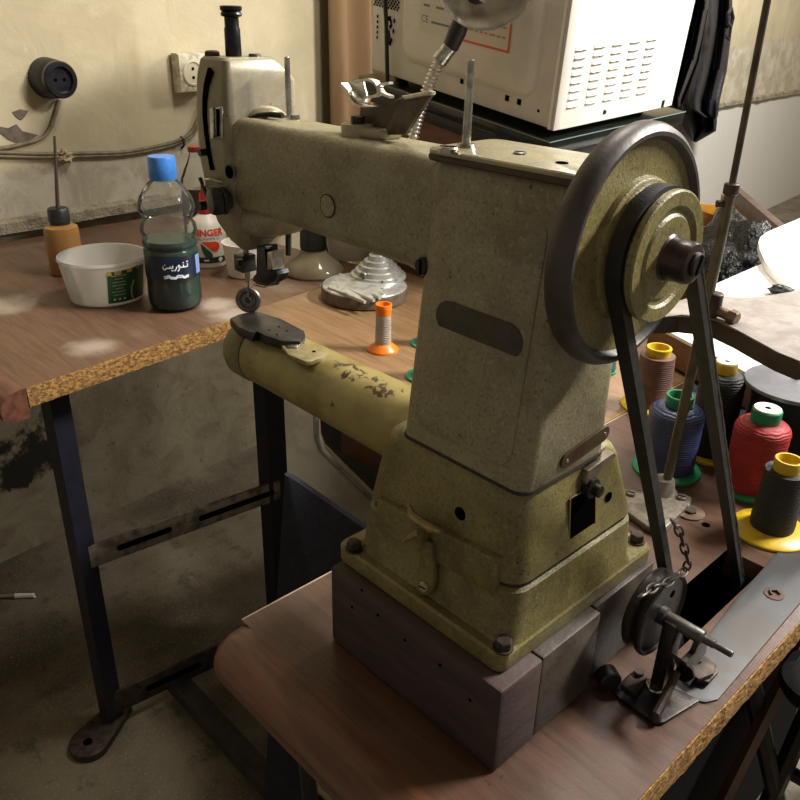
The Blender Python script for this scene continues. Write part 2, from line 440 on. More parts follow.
# ================================================================ side table (left)
YT = math.radians(8)
TD = V((-math.sin(YT), math.cos(YT), 0)); TN = V((-math.cos(YT), -math.sin(YT), 0))     # along its raw edge, towards the wall
T0 = V((-1.0, .268, 0))
def tpt(s, w, z): return T0 + TD * s + TN * w + V((0, 0, z))
st = thing('side_table', 'brown side table by the wall with navy steel legs', 'table', tpt(.3, .3, 0))
L_ = .385
mb = MB(); mb.prism([tpt(.03, 0, .722), tpt(L_, 0, .722), tpt(.74, 0, .722), tpt(.74, .66, .722), tpt(.03, .72, .722)], (0, 0, .028), .0015)
mb.build('tabletop', WOODTOP2, st)
mb = MB(); rings = []
for i in range(260):
    s_ = .03 + .71 * i / 259; k = V((s_ * 60, 0, 0)); o_ = .0026 + .0018 * noise.noise(k) + .0012 * noise.noise(k * 3.1)
    zt = .7505 - .002 * abs(noise.noise(k * 1.3 + V((9, 0, 0)))); 
    zt = min(zt, .7499); rings.append([tpt(s_, -.0002, .7225), tpt(s_, -o_ * .7, .7225), tpt(s_, -o_, .735), tpt(s_, -o_ * .6, zt), tpt(s_, -.0002, zt)])
mb.loft(rings); mb.build('chipboard_edge', CHIP, st)
mb = MB(); pr = []
for k in range(13):
    a = PI / 2 + PI * .62 * k / 12
    pr.append((.012 - .03 * math.sin(a - PI / 2) if False else .0, 0))
prof = [(.0295, .7505), (.02, .7505), (.008, .748), (-.002, .741), (-.008, .73), (-.006, .716), (.004, .708), (.0295, .708)]
mb.loft([[tpt(a_, w, z) for a_, z in prof] for w in (-.001, .012, .2, .4, .7)]); mb.build('nosing', NOSE, st)
def leg_rect(mb, p0, p1, w, t, dw, dt):
    dw, dt = V(dw), V(dt)
    mb.loft([[p + dw * a * w + dt * b * t for a, b in ((-.5, -.5), (.5, -.5), (.5, .5), (-.5, .5))] for p in (p0, p1)])
# front leg and back leg of the frame
fa = at_z(62, 400, .715); fb = at_z(112, 716, .012)
mb = MB(); leg_rect(mb, V((fb.x + .018, fb.y - .004, .722)), V((fb.x + .002, fb.y, .01)), .030, .03, TD, TN); mb.build('leg', NAVY, st)
lb = V((-1.092, .727, 0))
mb = MB(); leg_rect(mb, lb + V((0, 0, .722)), lb + V((0, 0, .0)), .045, .03, TD, TN); mb.build('leg', NAVY, st)
# foot plate
fp = at_z(92, 742, .006)
mb = MB(); fo = V((fb.x, fb.y, 0)); dd = V((fp.x - fb.x, fp.y - fb.y, 0)); ln = dd.length; dd.normalize(); nn = V((-dd.y, dd.x, 0))
pts = [fo - dd * .03 - nn * .022]
c0 = fo + dd * (ln + .005)
pts += [c0 + (dd * math.cos(a) + nn * math.sin(a)) * .036 for a in [(-PI / 2 + PI * k / 14) for k in range(15)]]
pts += [fo - dd * .03 + nn * .022]
mb.prism(pts, (0, 0, .016), .004); mb.build('foot_plate', IRON, st)
mb = MB(); mb.cyl(c0 + dd * .004 + V((0, 0, .0162)), c0 + dd * .004 + V((0, 0, .0168)), .008); mb.build('bolt_hole', HOLE, st)
# slotted cross bar between the legs, and the lower one
def slotbar(p0, p1, h, t, m, slots, nm):
    p0, p1 = V(p0), V(p1); d = (p1 - p0); L = d.length; d.normalize(); up = V((0, 0, 1)); up = (up - d * up.dot(d)).normalized(); nr = d.cross(up)
    if nr.dot(CAM - p0) < 0: nr = -nr
    mb = MB(); mb.prism([p0 - up * h / 2, p1 - up * h / 2, p1 + up * h / 2, p0 + up * h / 2], -nr * t, .001); o = mb.build(nm, m, st)
    mb = MB()
    for a, b in slots:
        c0, c1 = p0 + d * a * L, p0 + d * b * L; r = h * .13
        pts = [c0 + (-d * math.sin(x) + up * math.cos(x)) * r for x in [PI * k / 8 for k in range(9)]] + [c1 + (d * math.sin(x) - up * math.cos(x)) * r for x in [PI * k / 8 for k in range(9)]]
        mb.prism([q + nr * .0004 for q in pts], nr * .0008)
    mb.build('bar_slot', HOLE, o)
b0 = at_n(101, 548, V((fb.x, fb.y, 0)), TN); b1 = at_n(262, 470, V((fb.x, fb.y, 0)) , TN)
slotbar(V((fb.x + .008, fb.y, b0.z + .012)) - TN * .018 , V((lb.x, lb.y, b1.z + .02)) - TN * .018, .042, .006, mat('bare scratched steel strip', (150, 138, 124), (96, 86, 76), .45, .6, 40), [(.14, .38), (.55, .95)], 'cross_bar')
slotbar(V((fb.x, fb.y, .055)) - TN * .018, V((lb.x, lb.y, .055)) - TN * .018, .05, .006, IRON, [(.18, .45)], 'lower_bar')
# floor bar running to the right of the lower bar
g0 = at_z(175, 680, .03); g1 = at_z(330, 850, .03)
mb = MB(); leg_rect(mb, g0, g1, .035, .03, (g1 - g0).cross(UPW).normalized(), UPW); mb.build('floor_bar', mat('rusty dark steel bar', (62, 54, 48), (44, 38, 34), .6, .3, 40), st)
# ================================================================ rear table
rt_ = thing('rear_table', 'yellowish worn table behind the machine joining both tables', 'table', (-.7, .85, 0))
e0 = at_z(272, 306); e1 = at_z(290, 324)
rp = [V((-1.0685, .690, .724)), V((-.985, .674, .724)), V((-.4525, .645, .724)), V((-.4525, 1.25, .724)), V((-.74, 1.25, .724)), V((-.77, 1.03, .724)), V((-1.116, 1.03, .724))]  # right part carried back unseen to keep light off the floor
mb = MB(); mb.prism(rp, (0, 0, .0265), .0015); mb.build('tabletop', WOODTOP3, rt_)
for x, y in ((-.50, .72), (-.50, 1.2), (-1.05, .98)):
    mb = MB(); mb.box(x - .015, x + .015, y - .015, y + .015, 0, .724); mb.build('leg', NAVY, rt_)

# ================================================================ sewing table
wt = thing('sewing_table', 'brown laminate sewing table carrying the machine, chipboard edge showing', 'table', (-.3, .5, 0))
X0, X1, Y0, Y1 = -.450, -.141, .262, 1.25  # back end lengthened out of view to shade the floor below
SX0, SX1, SY0, SY1 = -.229, -.192, .50, .655      # belt slot
mb = MB()
for bx in ((X0, SX0, Y0, Y1), (SX1, X1, Y0, Y1), (SX0, SX1, Y0, SY0), (SX0, SX1, SY1, Y1)): mb.box(bx[0], bx[1], bx[2], bx[3], .722, .75)
bmesh.ops.remove_doubles(mb.bm, verts=mb.bm.verts, dist=1e-5)
dup = {}
for f in mb.bm.faces: dup.setdefault(tuple(round(c, 4) for c in f.calc_center_median()), []).append(f)
bmesh.ops.delete(mb.bm, geom=[f for fs in dup.values() if len(fs) > 1 for f in fs], context='FACES_ONLY')
mb.build('tabletop', WOODTOP, wt)
mb = MB(); rings = []
for i in range(260):
    y = Y0 + (Y1 - Y0) * i / 259; k = V((y * 60, 0, 5)); o_ = .0026 + .0018 * noise.noise(k) + .0012 * noise.noise(k * 3.1)
    zt = .7505 - .002 * abs(noise.noise(k * 1.3))
    zt = min(zt, .7499); rings.append([V((X1 + .0002, y, .7225)), V((X1 + o_ * .5, y, .7225)), V((X1 + o_, y, .738)), V((X1 + o_ * .5, y, zt)), V((X1 + .0002, y, zt))])
mb.loft(rings); mb.build('chipboard_edge', CHIP, wt)
mb = MB(); ring = []
prof = [(.2618, .7505), (.252, .7505), (.240, .7495), (.230, .745), (.2245, .736), (.2255, .724), (.233, .714), (.245, .709), (.2618, .708)]
mb.loft([[V((x, lerp(.262, y, 1 - q), lerp(.73, z, 1 - q * .6))) for y, z in prof] for x, q in ((X0 + .0005, .75), (X0 + .002, .4), (X0 + .006, .18), (X0 + .014, .03), (X0 + .03, 0), (-.3, 0), (X1, 0))]); mb.build('nosing', NOSE, wt)
mb = MB(); mb.box(X0 - .002, X0 + .0005, Y0 + .001, Y1, .7225, .7495); mb.build('end_strip', mat('pale dusty edge strip', (168, 150, 128), (140, 120, 100), .6), wt)
# under the table: steel frame legs at the right end, brown stretcher
mb = MB()
def strut(p0, p1, r=.011, n=8):
    m_ = MB(); m_.cyl(p0, p1, r, r, n); return m_
TUBE = mat('black tubular steel', (22, 21, 22), (34, 31, 29), .5, .3, 30)
strut((-.16, .31, .722), (-.16, .31, 0)).build('leg', TUBE, wt)
strut((-.44, .31, .722), (-.44, .34, 0)).build('leg', TUBE, wt)
strut((-.43, 1.2, .722), (-.43, 1.2, 0)).build('leg', TUBE, wt)
strut((-.16, 1.2, .722), (-.16, 1.2, 0)).build('leg', TUBE, wt)
mb = MB(); mb.box(-.455, -.15, .30, .33, .66, .722); mb.build('apron', mat('under table shade black', (9, 8, 8), None, .95, spec=.1), wt)  # apron blackened: the shade under the table is in its colour
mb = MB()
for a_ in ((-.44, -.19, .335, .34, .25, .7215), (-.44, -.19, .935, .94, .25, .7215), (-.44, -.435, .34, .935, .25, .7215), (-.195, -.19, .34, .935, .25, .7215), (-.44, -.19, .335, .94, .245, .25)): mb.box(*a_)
mb.build('under_shade_box', MATS['under table shade black'], wt)  # black box added to make the space under the table dark
# round bent pull under the nosing
mb = MB(); h0, h1 = at_y(322, 772, .285), at_y(372, 822, .285)
mb.tube([h0 + V((0, .016, .018)), h0 + V((-.001, .004, .014)), h0, h0 + V((.006, -.003, -.012)), lerp(h0, h1, .35) + V((0, -.002, -.012)), h1 + V((0, 0, -.01))], .0065, 10)
mb.build('pull_bar', mat('tarnished brass', (120, 108, 78), None, .4, .8), wt)

# ================================================================ wooden riser blocks
rb = thing('riser_block', 'dark brown wooden block carrying the front of the machine base', 'block', (-.30, .325, .75))
mb = MB(); mb.box(-.384, -.2155, .302, .345, .7505, .8225, .003); mb.build('block_body', BLOCK, rb)
mb = MB()
for px, py in ((352, 607), (378, 615), (405, 640), (440, 665), (470, 700), (362, 590)):
    q = at_y(px, py, .3018); mb.ax(q, (0, -1, 0), [(0, 0), (.0012, 0), (.0012, .0004), (0, .0004)], 8)
mb.build('nail_hole', HOLE, rb)
mb = MB(); mb.box(-.36, -.2165, .3455, .412, .7505, .8225, .002); solo(mb, 'riser_block', GREYBLOCK, 'greasy grey brown block directly behind the brown riser block', 'block', None, (-.29, .38, .75))
mb = MB(); mb.box(-.355, -.222, .4135, .492, .7505, .8225, .002); solo(mb, 'riser_block', GREYBLOCK, 'rearmost grey brown block under the machine near the dark winder', 'block', None, (-.29, .45, .75))

# ================================================================ sewing machine
sm = thing('sewing_machine', 'olive cylinder-arm industrial sewing machine on wooden blocks', 'sewing machine', (-.30, .40, .823))
mb = MB()
mb.loft([rz_ring(-.386, -.2255, .312, .489, .007, .8235), rz_ring(-.387, -.2245, .311, .490, .008, .826), rz_ring(-.387, -.2245, .311, .490, .008, .8365), rz_ring(-.3855, -.226, .3125, .4885, .007, .8385)])
mb.build('base_flange', PAINT_LO, sm)
mb = MB()
mb.loft([rz_ring(-.377, -.2255, .3185, .466, .012, .8383), rz_ring(-.374, -.2262, .3205, .463, .013, .843), rz_ring(-.3705, -.2280, .3225, .460, .014, .8765), rz_ring(-.3685, -.2300, .3245, .458, .014, .8785)])
lowb = mb.build('lower_casting', PAINT_LO, sm)
mb = MB(); mb.loft([rz_ring(-.3685, -.2300, .3245, .458, .014, .878), rz_ring(-.3685, -.2300, .3245, .458, .014, .8812)]); mb.build('casting_seam', GROOVE, lowb)
mb = MB()
mb.loft([rz_ring(-.368, -.2302, .3245, .458, .014, .8808), rz_ring(-.370, -.2285, .323, .460, .015, .8828), rz_ring(-.364, -.2315, .3245, .449, .016, .912), rz_ring(-.3585, -.2335, .326, .440, .016, .934),
         rz_ring(-.3555, -.2345, .3275, .435, .016, .941), rz_ring(-.350, -.2365, .3305, .428, .015, .9455), rz_ring(-.343, -.239, .335, .42, .014, .9465)])
upb = mb.build('upper_casting', PAINT_LO, sm)
# column
mb = MB()
def colring(t, ins=0, r=.010):
    z = lerp(.944, 1.1225, t)
    return rz_ring(lerp(-.338, -.3355, t) + ins, lerp(-.2325, -.231, t) - ins, lerp(.3265, .344, t) + ins, lerp(.412, .404, t) - ins, r, z, 7)
mb.loft([colring(0, .0015), colring(.012), colring(.3), colring(.6), colring(.86), colring(.885, -.0008), colring(.93, -.0012), colring(.97, -.0012), colring(1, .001)])
cl = mb.build('column', PAINT, sm)
mb = MB(); mb.loft([[V((p.x, p.y, .9455)) for p in colring(0, -.0006)], [V((p.x, p.y, .9474)) for p in colring(0, -.0003)]]); mb.build('column_seam', GROOVE, cl)
# top cover plate
mb = MB(); mb.loft([rz_ring(-.337, -.227, .340, .402, .008, 1.1225), rz_ring(-.338, -.226, .339, .403, .009, 1.1235), rz_ring(-.338, -.226, .339, .403, .009, 1.1255), rz_ring(-.337, -.227, .340, .402, .008, 1.1263)]); mb.build('cover_gasket', mat('dark gasket', (70, 60, 46), None, .7), sm)
mb = MB(); mb.loft([rz_ring(-.337, -.227, .340, .402, .008, 1.1261), rz_ring(-.3375, -.2265, .3395, .4025, .0085, 1.1268), rz_ring(-.3375, -.2265, .3395, .4025, .0085, 1.1284), rz_ring(-.3365, -.2275, .3405, .4015, .008, 1.1292)])
cp = mb.build('top_cover', PAINT_WORN, sm)
def slotscrew(p, d, r, m, parent, h=.0025, sl=None):
    mb = MB(); d = V(d).normalized(); mb.ax(p, d, [(0, 0), (r, 0), (r, h * .7), (r * .85, h), (0, h)], 20); o = mb.build('screw', m, parent)
    t = V(sl) if sl else d.orthogonal(); t = (t - d * t.dot(d)).normalized(); w = d.cross(t)
    c = V(p) + d * (h + .0001); mb = MB(); mb.prism([c + t * r * .8 + w * r * .14, c - t * r * .8 + w * r * .14, c - t * r * .8 - w * r * .14, c + t * r * .8 - w * r * .14], d * .0002); mb.build('slot', HOLE, o)
slotscrew(at_z(448, 152, 1.1292), (0, 0, 1), .0058, CHROME, cp, .003, (1, .6, 0))
slotscrew(at_z(520, 154, 1.1292), (0, 0, 1), .0038, STEEL, cp, .0012, (1, .2, 0))
q = at_z(562, 163, 1.1293); mb = MB(); mb.cyl(q, q + V((0, 0, .0004)), .0034); mb.build('oil_hole', HOLE, cp)
q = at_z(466, 147, 1.1292); mb = MB(); mb.cyl(q, q + V((0, 0, .002)), .006, .005); mb.cyl(q, q + V((0, 0, .047)), .0027, .0022, 14, .0006); mb.build('spool_pin', CHROME, sm)
# arm
mb = MB()
AR = [(-.325, .3465, .400, 1.036, 1.1225, .010), (-.333, .3462, .400, 1.040, 1.1225, .010), (-.343, .346, .399, 1.0475, 1.1225, .010), (-.358, .346, .398, 1.0505, 1.1225, .010),
      (-.42, .346, .397, 1.0515, 1.1228, .010), (-.50, .346, .396, 1.053, 1.1232, .010), (-.535, .346, .396, 1.053, 1.1235, .010), (-.560, .346, .396, 1.053, 1.1235, .010)]
mb.loft([rx_ring(*a) for a in AR]); arm = mb.build('arm', PAINT, sm)
q = at_y(328, 206, .346); mb = MB(); mb.ax(q, (0, -1, 0), [(0, 0), (.0075, 0), (.0075, .0006), (.0066, .0014), (0, .0018)], 28); mb.build('round_cap', PAINT, arm)
mb = MB(); mb.ax(q + V((0, -.0003, 0)), (0, -1, 0), [(.0074, 0), (.0082, 0), (.0082, .0004), (.0074, .0004)], 28); mb.build('cap_groove', GROOVE, arm)
slotscrew(at_y(425, 266, .3415) , (0, -1, 0), .0058, DARKSTEEL, arm, .004, (0, .2, 1))
# head
def head_mat():
    s = NT('worn head paint with cheek glare'); v = s.coord(); sep = s.n('ShaderNodeSeparateXYZ'); s.l(v, sep.inputs[0])
    n = s.noise(v, 45, 6); n2 = s.noise(v, 190, 3)
    c = s.mix(s.ramp(n, .4, .62), lin((140, 131, 104)), lin((124, 115, 88)))
    k = s.mul(s.ramp(sep.outputs['X'], -.2515, -.2495), s.ramp(sep.outputs['Z'], .285, .302))  # glare on the right cheek painted in over the wear
    k = s.mul(k, s.ramp(n, .3, .55))
    c = s.mix(k, c, lin((186, 178, 160)))
    c = s.mix(s.mul(s.ramp(n2, .66, .72), .7), c, lin((66, 58, 42)))
    s.bsdf(c, s.mul(.42, s.mul(k, .18), 'SUBTRACT'), s.mul(k, .55), s.noise(v, 600, 3), .12, .0006); return s.m
HEADM = head_mat()
mb = MB()
HD = [(1.017, -.573, -.558, .358, .390, .006), (1.024, -.580, -.555, .352, .396, .009), (1.038, -.588, -.552, .346, .402, .010), (1.06, -.595, -.5495, .3425, .407, .010), (1.09, -.599, -.5485, .341, .409, .009),
      (1.125, -.598, -.5485, .341, .409, .008), (1.148, -.594, -.5488, .342, .409, .007), (1.154, -.592, -.5492, .3425, .403, .006), (1.163, -.588, -.551, .344, .392, .005), (1.165, -.586, -.553, .346, .390, .005)]
mb.loft([rz_ring(a[1], a[2], a[3], a[4], a[5], a[0]) for a in HD]); hd = mb.build('head', HEADM, sm)
mb = MB(); mb.blob((-.548, .376, 1.119), .020, .017, .012); mb.build('boss', PAINT_WORN, hd)
mb = MB(); mb.loft([rx_ring(-.560, .350, .402, 1.030, 1.06, .012), rx_ring(-.53, .349, .400, 1.033, 1.06, .013), rx_ring(-.515, .350, .394, 1.040, 1.06, .010), rx_ring(-.508, .353, .39, 1.05, 1.06, .004)]); mb.build('under_housing', PAINT, hd)
def onface(pts, y): return [at_y(px, py, y) for px, py in pts]
mb = MB(); P_ = onface([(211, 70), (207, 85), (205.5, 100), (205.5, 115), (207, 132), (209.5, 150), (213, 170)], .3414)
mb.tube(P_, [(.0012, .0028)] * len(P_), flat=(0, 1, 0)); mb.build('take_up_slot', HOLE, hd)
mb = MB(); P_ = onface([(211.5, 108), (222.5, 106), (223, 138), (212.5, 139)], .3408); mb.prism(P_, (0, -.002, 0), .0004); tp = mb.build('thread_plate', CHROME, hd)
mb = MB(); P_ = onface([(216.5, 109), (219.5, 109), (219.5, 136), (217, 137)], .3387); mb.prism(P_, (0, -.0006, 0)); mb.build('plate_groove', HOLE, tp)
mb = MB(); mb.tube(onface([(213, 107), (213.5, 138)], .338), .0008, 6); mb.tube(onface([(222, 106), (222.5, 138)], .338), .0008, 6); mb.build('plate_rib', CHROME, tp)
q = at_y(229.5, 172, .3415); mb = MB(); mb.ax(q, (0, -1, 0), [(0, 0), (.005, 0), (.005, .0008), (0, .0008)], 20); mb.build('side_hole', HOLE, hd)
# tension assembly
q = at_y(231, 200, .3435)
mb = MB(); mb.ax(q, (-.25, -1, 0), [(0, 0), (.006, 0), (.006, .004), (.0105, .0045), (.011, .006), (.0105, .008), (.0095, .0085), (.0105, .009), (.0108, .014), (.0095, .017), (.004, .018), (0, .018)], 30); tn = mb.build('tension_knob', BLACK, sm)
q = at_y(212, 181, .336); mb = MB(); mb.tube([q + V((.012, .002, 0)), q + V((.004, -.004, .002)), q + V((-.004, -.004, .001)), q + V((-.008, .004, -.001))], .0013, 6); mb.tube([q + V((.010, -.002, -.005)), q + V((0, -.006, -.003)), q + V((-.008, -.002, -.004))], .0011, 6); mb.build('check_spring', CHROME, tn)
q = at_y(205, 205, .34); mb = MB(); mb.cyl(q, q + V((0, -.006, 0)), .004); mb.cyl(at_y(200, 178, .34), at_y(207, 196, .34), .0016); mb.build('thread_guide', DARKSTEEL, tn)
q = at_y(206, 152, .341); mb = MB(); mb.cyl(q, q + V((0, -.006, 0)), .0028); mb.build('take_up_lever', DARKSTEEL, sm)
# presser regulating post on top
q = V((-.5695, .364, 1.165)); mb = MB()
mb.lathe([(.0058, 0), (.0062, .001), (.0060, .019), (.0054, .0205), (.0054, .027), (.0076, .0278), (.0080, .029), (.0076, .0302), (.007, .031), (.0082, .032), (.0082, .0345), (.006, .035), (.005, .0342), (0, .0342)], 28, Matrix.Translation(q)); mb.build('presser_regulator', mat('blued black steel', (38, 38, 44), (28, 27, 30), .3, .6, 60), sm)
q = V((-.5805, .352, 1.165)); mb = MB(); mb.lathe([(0, 0), (.0058, 0), (.0055, .0028), (.004, .0038), (0, .0038)], 20, Matrix.Translation(q)); mb.build('cap_screw', IRON, sm)
q = V((-.562, .378, 1.165)); mb = MB(); mb.lathe([(0, 0), (.0048, 0), (.0045, .002), (0, .0024)], 20, Matrix.Translation(q)); mb.build('cap_screw', STEEL, sm)
# small pin on the arm
q = V((-.530, .385, 1.1235)); mb = MB(); mb.cyl(q - V((0, 0, .002)), q + V((0, 0, .043)), .0023, .0021, 12, .0006); mb.build('spool_pin', CHROME, sm)
q2 = V((-.520, .383, 1.1235)); mb = MB(); mb.cyl(q2, q2 + V((0, 0, .003)), .0042, .0038); mb.build('cap_screw', CHROME, sm)
mb = MB(); q = at_z(266, 118, 1.1235); mb.tube([q + V((.016, .004, .003)), q + V((.004, 0, .003)), q + V((-.004, -.004, .002)), q + V((-.008, -.010, 0))], [.0022, .0020, .0016, .0010], 8); mb.build('thread_hook', DARKSTEEL, sm)
# thread guide bracket on the arm
q = at_z(358, 135, 1.1228); mb = MB(); mb.lathe([(0, -.001), (.0115, -.001), (.0115, .006), (.0105, .0075), (0, .0075)], 28, Matrix.Translation(q))
mb.prism([q + V((-.002, -.009, 0)), q + V((.026, -.004, 0)), q + V((.03, .012, 0)), q + V((-.002, .0095, 0))], (0, 0, .006), .001)
br = mb.build('bracket_foot', PAINT_WORN, sm)
mb = MB(); mb.cyl(q + V((0, 0, .0075)), q + V((0, 0, .0125)), .0048, .0048, 8, .0006); mb.build('bracket_bolt', IRON, br)
BR = mat('grimy brown bracket paint', (92, 82, 62), (64, 55, 42), .5, .2, 60)
yb = q.y + .006
mb = MB(); mb.prism([at_y(px, py, yb) for px, py in ((360, 107), (384, 107), (405, 95), (399, 112), (383, 134), (372, 126), (358, 122))], (0, .006, 0), .0008); mb.build('bracket_plate', BR, br)
mb = MB(); mb.prism([at_y(px, py, yb - .004) for px, py in ((402, 96), (431, 91), (432, 95), (415, 116), (405, 135), (383, 135))], (0, .003, 0), .0008); mb.build('bracket_arm', BR, br)
mb = MB(); mb.prism([at_y(px, py, yb - .006) for px, py in ((401, 96), (428, 90.5), (432, 92), (431, 95), (404, 100))], (0, .004, 0), .0006); mb.build('bracket_lip', BRIGHT, br)
def ribbon(pts, w, t, y): 
    P_ = [at_y(px, py, y) for px, py in pts]; m_ = MB(); m_.tube(P_, [(w * .4, t * 1.6)] * len(P_), flat=(0, 1, 0)); return m_
ribbon([(344, 84), (350, 91), (353, 98), (357, 104), (366, 107), (376, 108), (384, 108.5)], .007, .0006, yb + .004).build('guide_strip', BRIGHT, br)
ribbon([(353, 92), (356, 97), (361, 101), (366, 101), (369, 97), (376, 96), (380, 94), (380, 88), (376, 82), (370, 79.5), (363, 80), (356, 82)], .006, .0005, yb + .004).build('guide_strip', BRIGHT, br)
ribbon([(380, 94), (379, 87), (383, 84), (391, 83)], .005, .0005, yb + .004).build('guide_strip', BRIGHT, br)
ribbon([(379, 88), (384, 94), (392, 97)], .005, .0005, yb + .004).build('guide_strip', BRIGHT, br)
mb = MB(); mb.prism([at_y(px, py, yb + .008) for px, py in ((344, 84), (363, 80), (367, 96), (364, 101), (357, 99), (352, 92))], (0, .0008, 0)); mb.build('guide_leaf', BRIGHT, br)
# cylinder bed
BY, BZ = .368, .9235
def bed_mat():
    s = NT('olive paint worn on the bed'); v = s.coord()
    n = s.noise(v, 30, 5); c = s.mix(s.ramp(n, .4, .65), lin((150, 137, 84)), lin((128, 114, 64)))
    g = s.noise(v, 120, 4, .6, .6); sep = s.n('ShaderNodeSeparateXYZ'); s.l(v, sep.inputs[0])
    zx = s.mul(s.ramp(sep.outputs['X'], -.175, -.14), s.ramp(sep.outputs['X'], -.06, -.09)); zy = s.mul(s.ramp(sep.outputs['Y'], -.05, -.046), s.ramp(sep.outputs['Y'], -.028, -.034))
    zz = s.mul(s.mul(zx, zy), s.ramp(sep.outputs['Z'], .105, .112))
    f = s.ramp(s.mul(g, s.mul(zz, .16), 'ADD'), .68, .70)
    c = s.mix(f, c, lin((66, 50, 40)))
    s.bsdf(c, .32, 0, n, .1, .0006); return s.m
mb = MB(); mb.ax((-.556, BY, BZ), (1, 0, 0), [(.026, 0), (.0272, .001), (.0275, .1), (.0285, .2), (.030, .205), (.034, .226), (.034, .236)], 44); bed = mb.build('cylinder_bed', bed_mat(), sm)
mb = MB(); mb.ax((-.584, BY, BZ), (1, 0, 0), [(0, 0), (.020, 0), (.0265, .003), (.0285, .007), (.0285, .0255), (.0275, .0275), (0, .0275)], 44); cap = mb.build('bed_end_cap', PAINT_LO, sm)
mb = MB(); mb.ax((-.5846, BY, BZ - .001), (1, 0, 0), [(.019, 0), (.025, .0005), (.0255, .0016), (.019, .0012)], 40); mb.build('cap_lip', DARKSTEEL, cap)
zt = BZ + .0285
BKP = mat('black worn plate', (40, 38, 36), (58, 54, 50), .42, .5, 70)
def onz(pts, z): return [at_z(px, py, z) for px, py in pts]
mb = MB(); mb.prism(onz([(230, 318), (239, 314), (256, 310.5), (280, 318), (304, 330.5), (305, 334), (300, 341), (283, 341), (263, 335), (258, 331), (252, 333), (246, 330), (238, 327)], zt + .0045), (0, 0, -.008), .0008); npl = mb.build('needle_plate', BKP, sm)
mb = MB(); mb.prism(onz([(284, 341), (300, 340), (305, 335), (304, 342), (297, 347), (288, 347)], zt + .002), (0, 0, -.005), .0005); mb.build('plate_slide', CHROME, npl)
mb = MB()
for px, py in ((269, 330), (279, 327), (287, 331), (277, 334.5)): c = at_z(px, py, zt + .0046); mb.cyl(c, c + V((0, 0, .0003)), .0009, .0009, 8)
mb.build('plate_hole', HOLE, npl)
mb = MB(); mb.prism(onz([(278, 340), (300, 343), (322, 348), (327, 352), (326, 355), (312, 361), (306, 361.5), (288, 354)], zt + .0006), (0, 0, -.004), .0005); tg = mb.build('bed_plate', mat('scuffed beige plate', (150, 138, 100), (124, 110, 74), .4, .3, 80), sm)
c = at_z(314, 351.5, zt + .0007); mb = MB(); mb.cyl(c, c + V((0, 0, .0003)), .0015, .0015, 10); mb.build('plate_hole', HOLE, tg)
# needle bar, presser bar and round disc guide
nx = -.5765
def b_y(px, py, y=.368): return at_y(px, py, y)
mb = MB(); p0 = b_y(248, 300); dax = V((.66, -.75, .1)).normalized()
mb.ax(p0 - dax * .002, dax, [(0, 0), (.0106, 0), (.0116, .0012), (.0106, .0025), (.0078, .0026), (.0064, .0014), (.0045, .0014), (.0042, .003), (0, .003)], 34); dg = mb.build('roller_guide', STEEL, sm)
mb = MB(); mb.ax(p0 + dax * .0011, dax, [(0, 0), (.0028, 0), (.0024, .001), (0, .001)], 16); mb.build('roller_pin', DARKSTEEL, dg)
mb = MB(); mb.cyl(b_y(247, 282), b_y(246, 246), .0016, .003); mb.cyl(b_y(248.5, 297), b_y(249, 268), .0011, .0016, 8); mb.build('needle_bar', CHROME, sm)
mb = MB(); mb.box(*(lambda a, b: (a.x, b.x, .360, .374, b.z, a.z))(b_y(241, 252), b_y(251, 272)), .001); c = b_y(243, 262, .359); mb.hexa(c, (-.4, -1, 0), .003, .005); mb.build('needle_clamp', DARKSTEEL, sm)
mb = MB(); mb.prism([b_y(px, py, .362) for px, py in ((256, 246), (265, 246), (266, 270), (275, 271), (277, 275), (275, 281), (266, 286), (258, 285), (252, 281), (253, 276), (257, 275))], (0, .013, 0), .0012); ps = mb.build('presser_bar', mat('blued presser steel', (30, 31, 38), (22, 22, 27), .3, .5, 60), sm)
mb = MB(); mb.prism([b_y(px, py, .3605) for px, py in ((267, 252), (272, 251), (271, 262), (273, 270), (267, 270))], (0, .012, 0), .0008); mb.build('presser_bracket', CHROME, ps)
mb = MB(); mb.prism([b_y(px, py, .3605) for px, py in ((252, 283), (266, 286), (264, 288), (254, 286))], (0, .015, 0), .0004); mb.build('presser_foot', CHROME, ps)
mb = MB(); mb.tube([b_y(288.5, 232, .385), b_y(288.5, 255, .385)], [.0026, .0026], 8); mb.build('knee_lift_lever', BLACK, sm)
# worn dark badge on the column front, plate on its side
def colface(px, py, lift=0):
    n = V((0, -(1.1225 - .944), (.344 - .3265))).normalized()
    return at_n(px, py, V((-.28, .3265, .944)) + n * lift, n), n
def capsule(c0, c1, up, r, k=10):
    d = (c1 - c0).normalized(); u = (up - d * up.dot(d)).normalized()
    return [c0 + (-d * math.sin(PI * i / k) + u * math.cos(PI * i / k)) * r for i in range(k + 1)] + [c1 + (d * math.sin(PI * i / k) - u * math.cos(PI * i / k)) * r for i in range(k + 1)]
_, n_ = colface(449, 318); P_ = []
ux = V((1, 0, 0)); uz = n_.cross(ux); uz = uz if uz.z > 0 else -uz; o0 = V((-.28, .3265, .944))
mb = MB(); rA = [o0 + ux * x + uz * z - n_ * .001 for x, z in rr(-.006, .088, .0405, .0735, .012)]; rB_ = [o0 + ux * x + uz * z + n_ * .0006 for x, z in rr(-.006, .088, .0405, .0735, .012)]; rC = [o0 + ux * x + uz * z + n_ * .0014 for x, z in rr(-.006, .088, .0388, .0718, .0105)]
mb.loft([rA, rB_, rC]); mb.build('front_panel', PAINT, cl)
c0, n_ = colface(449, 318, .0015); c1, _ = colface(508, 341, .0015)
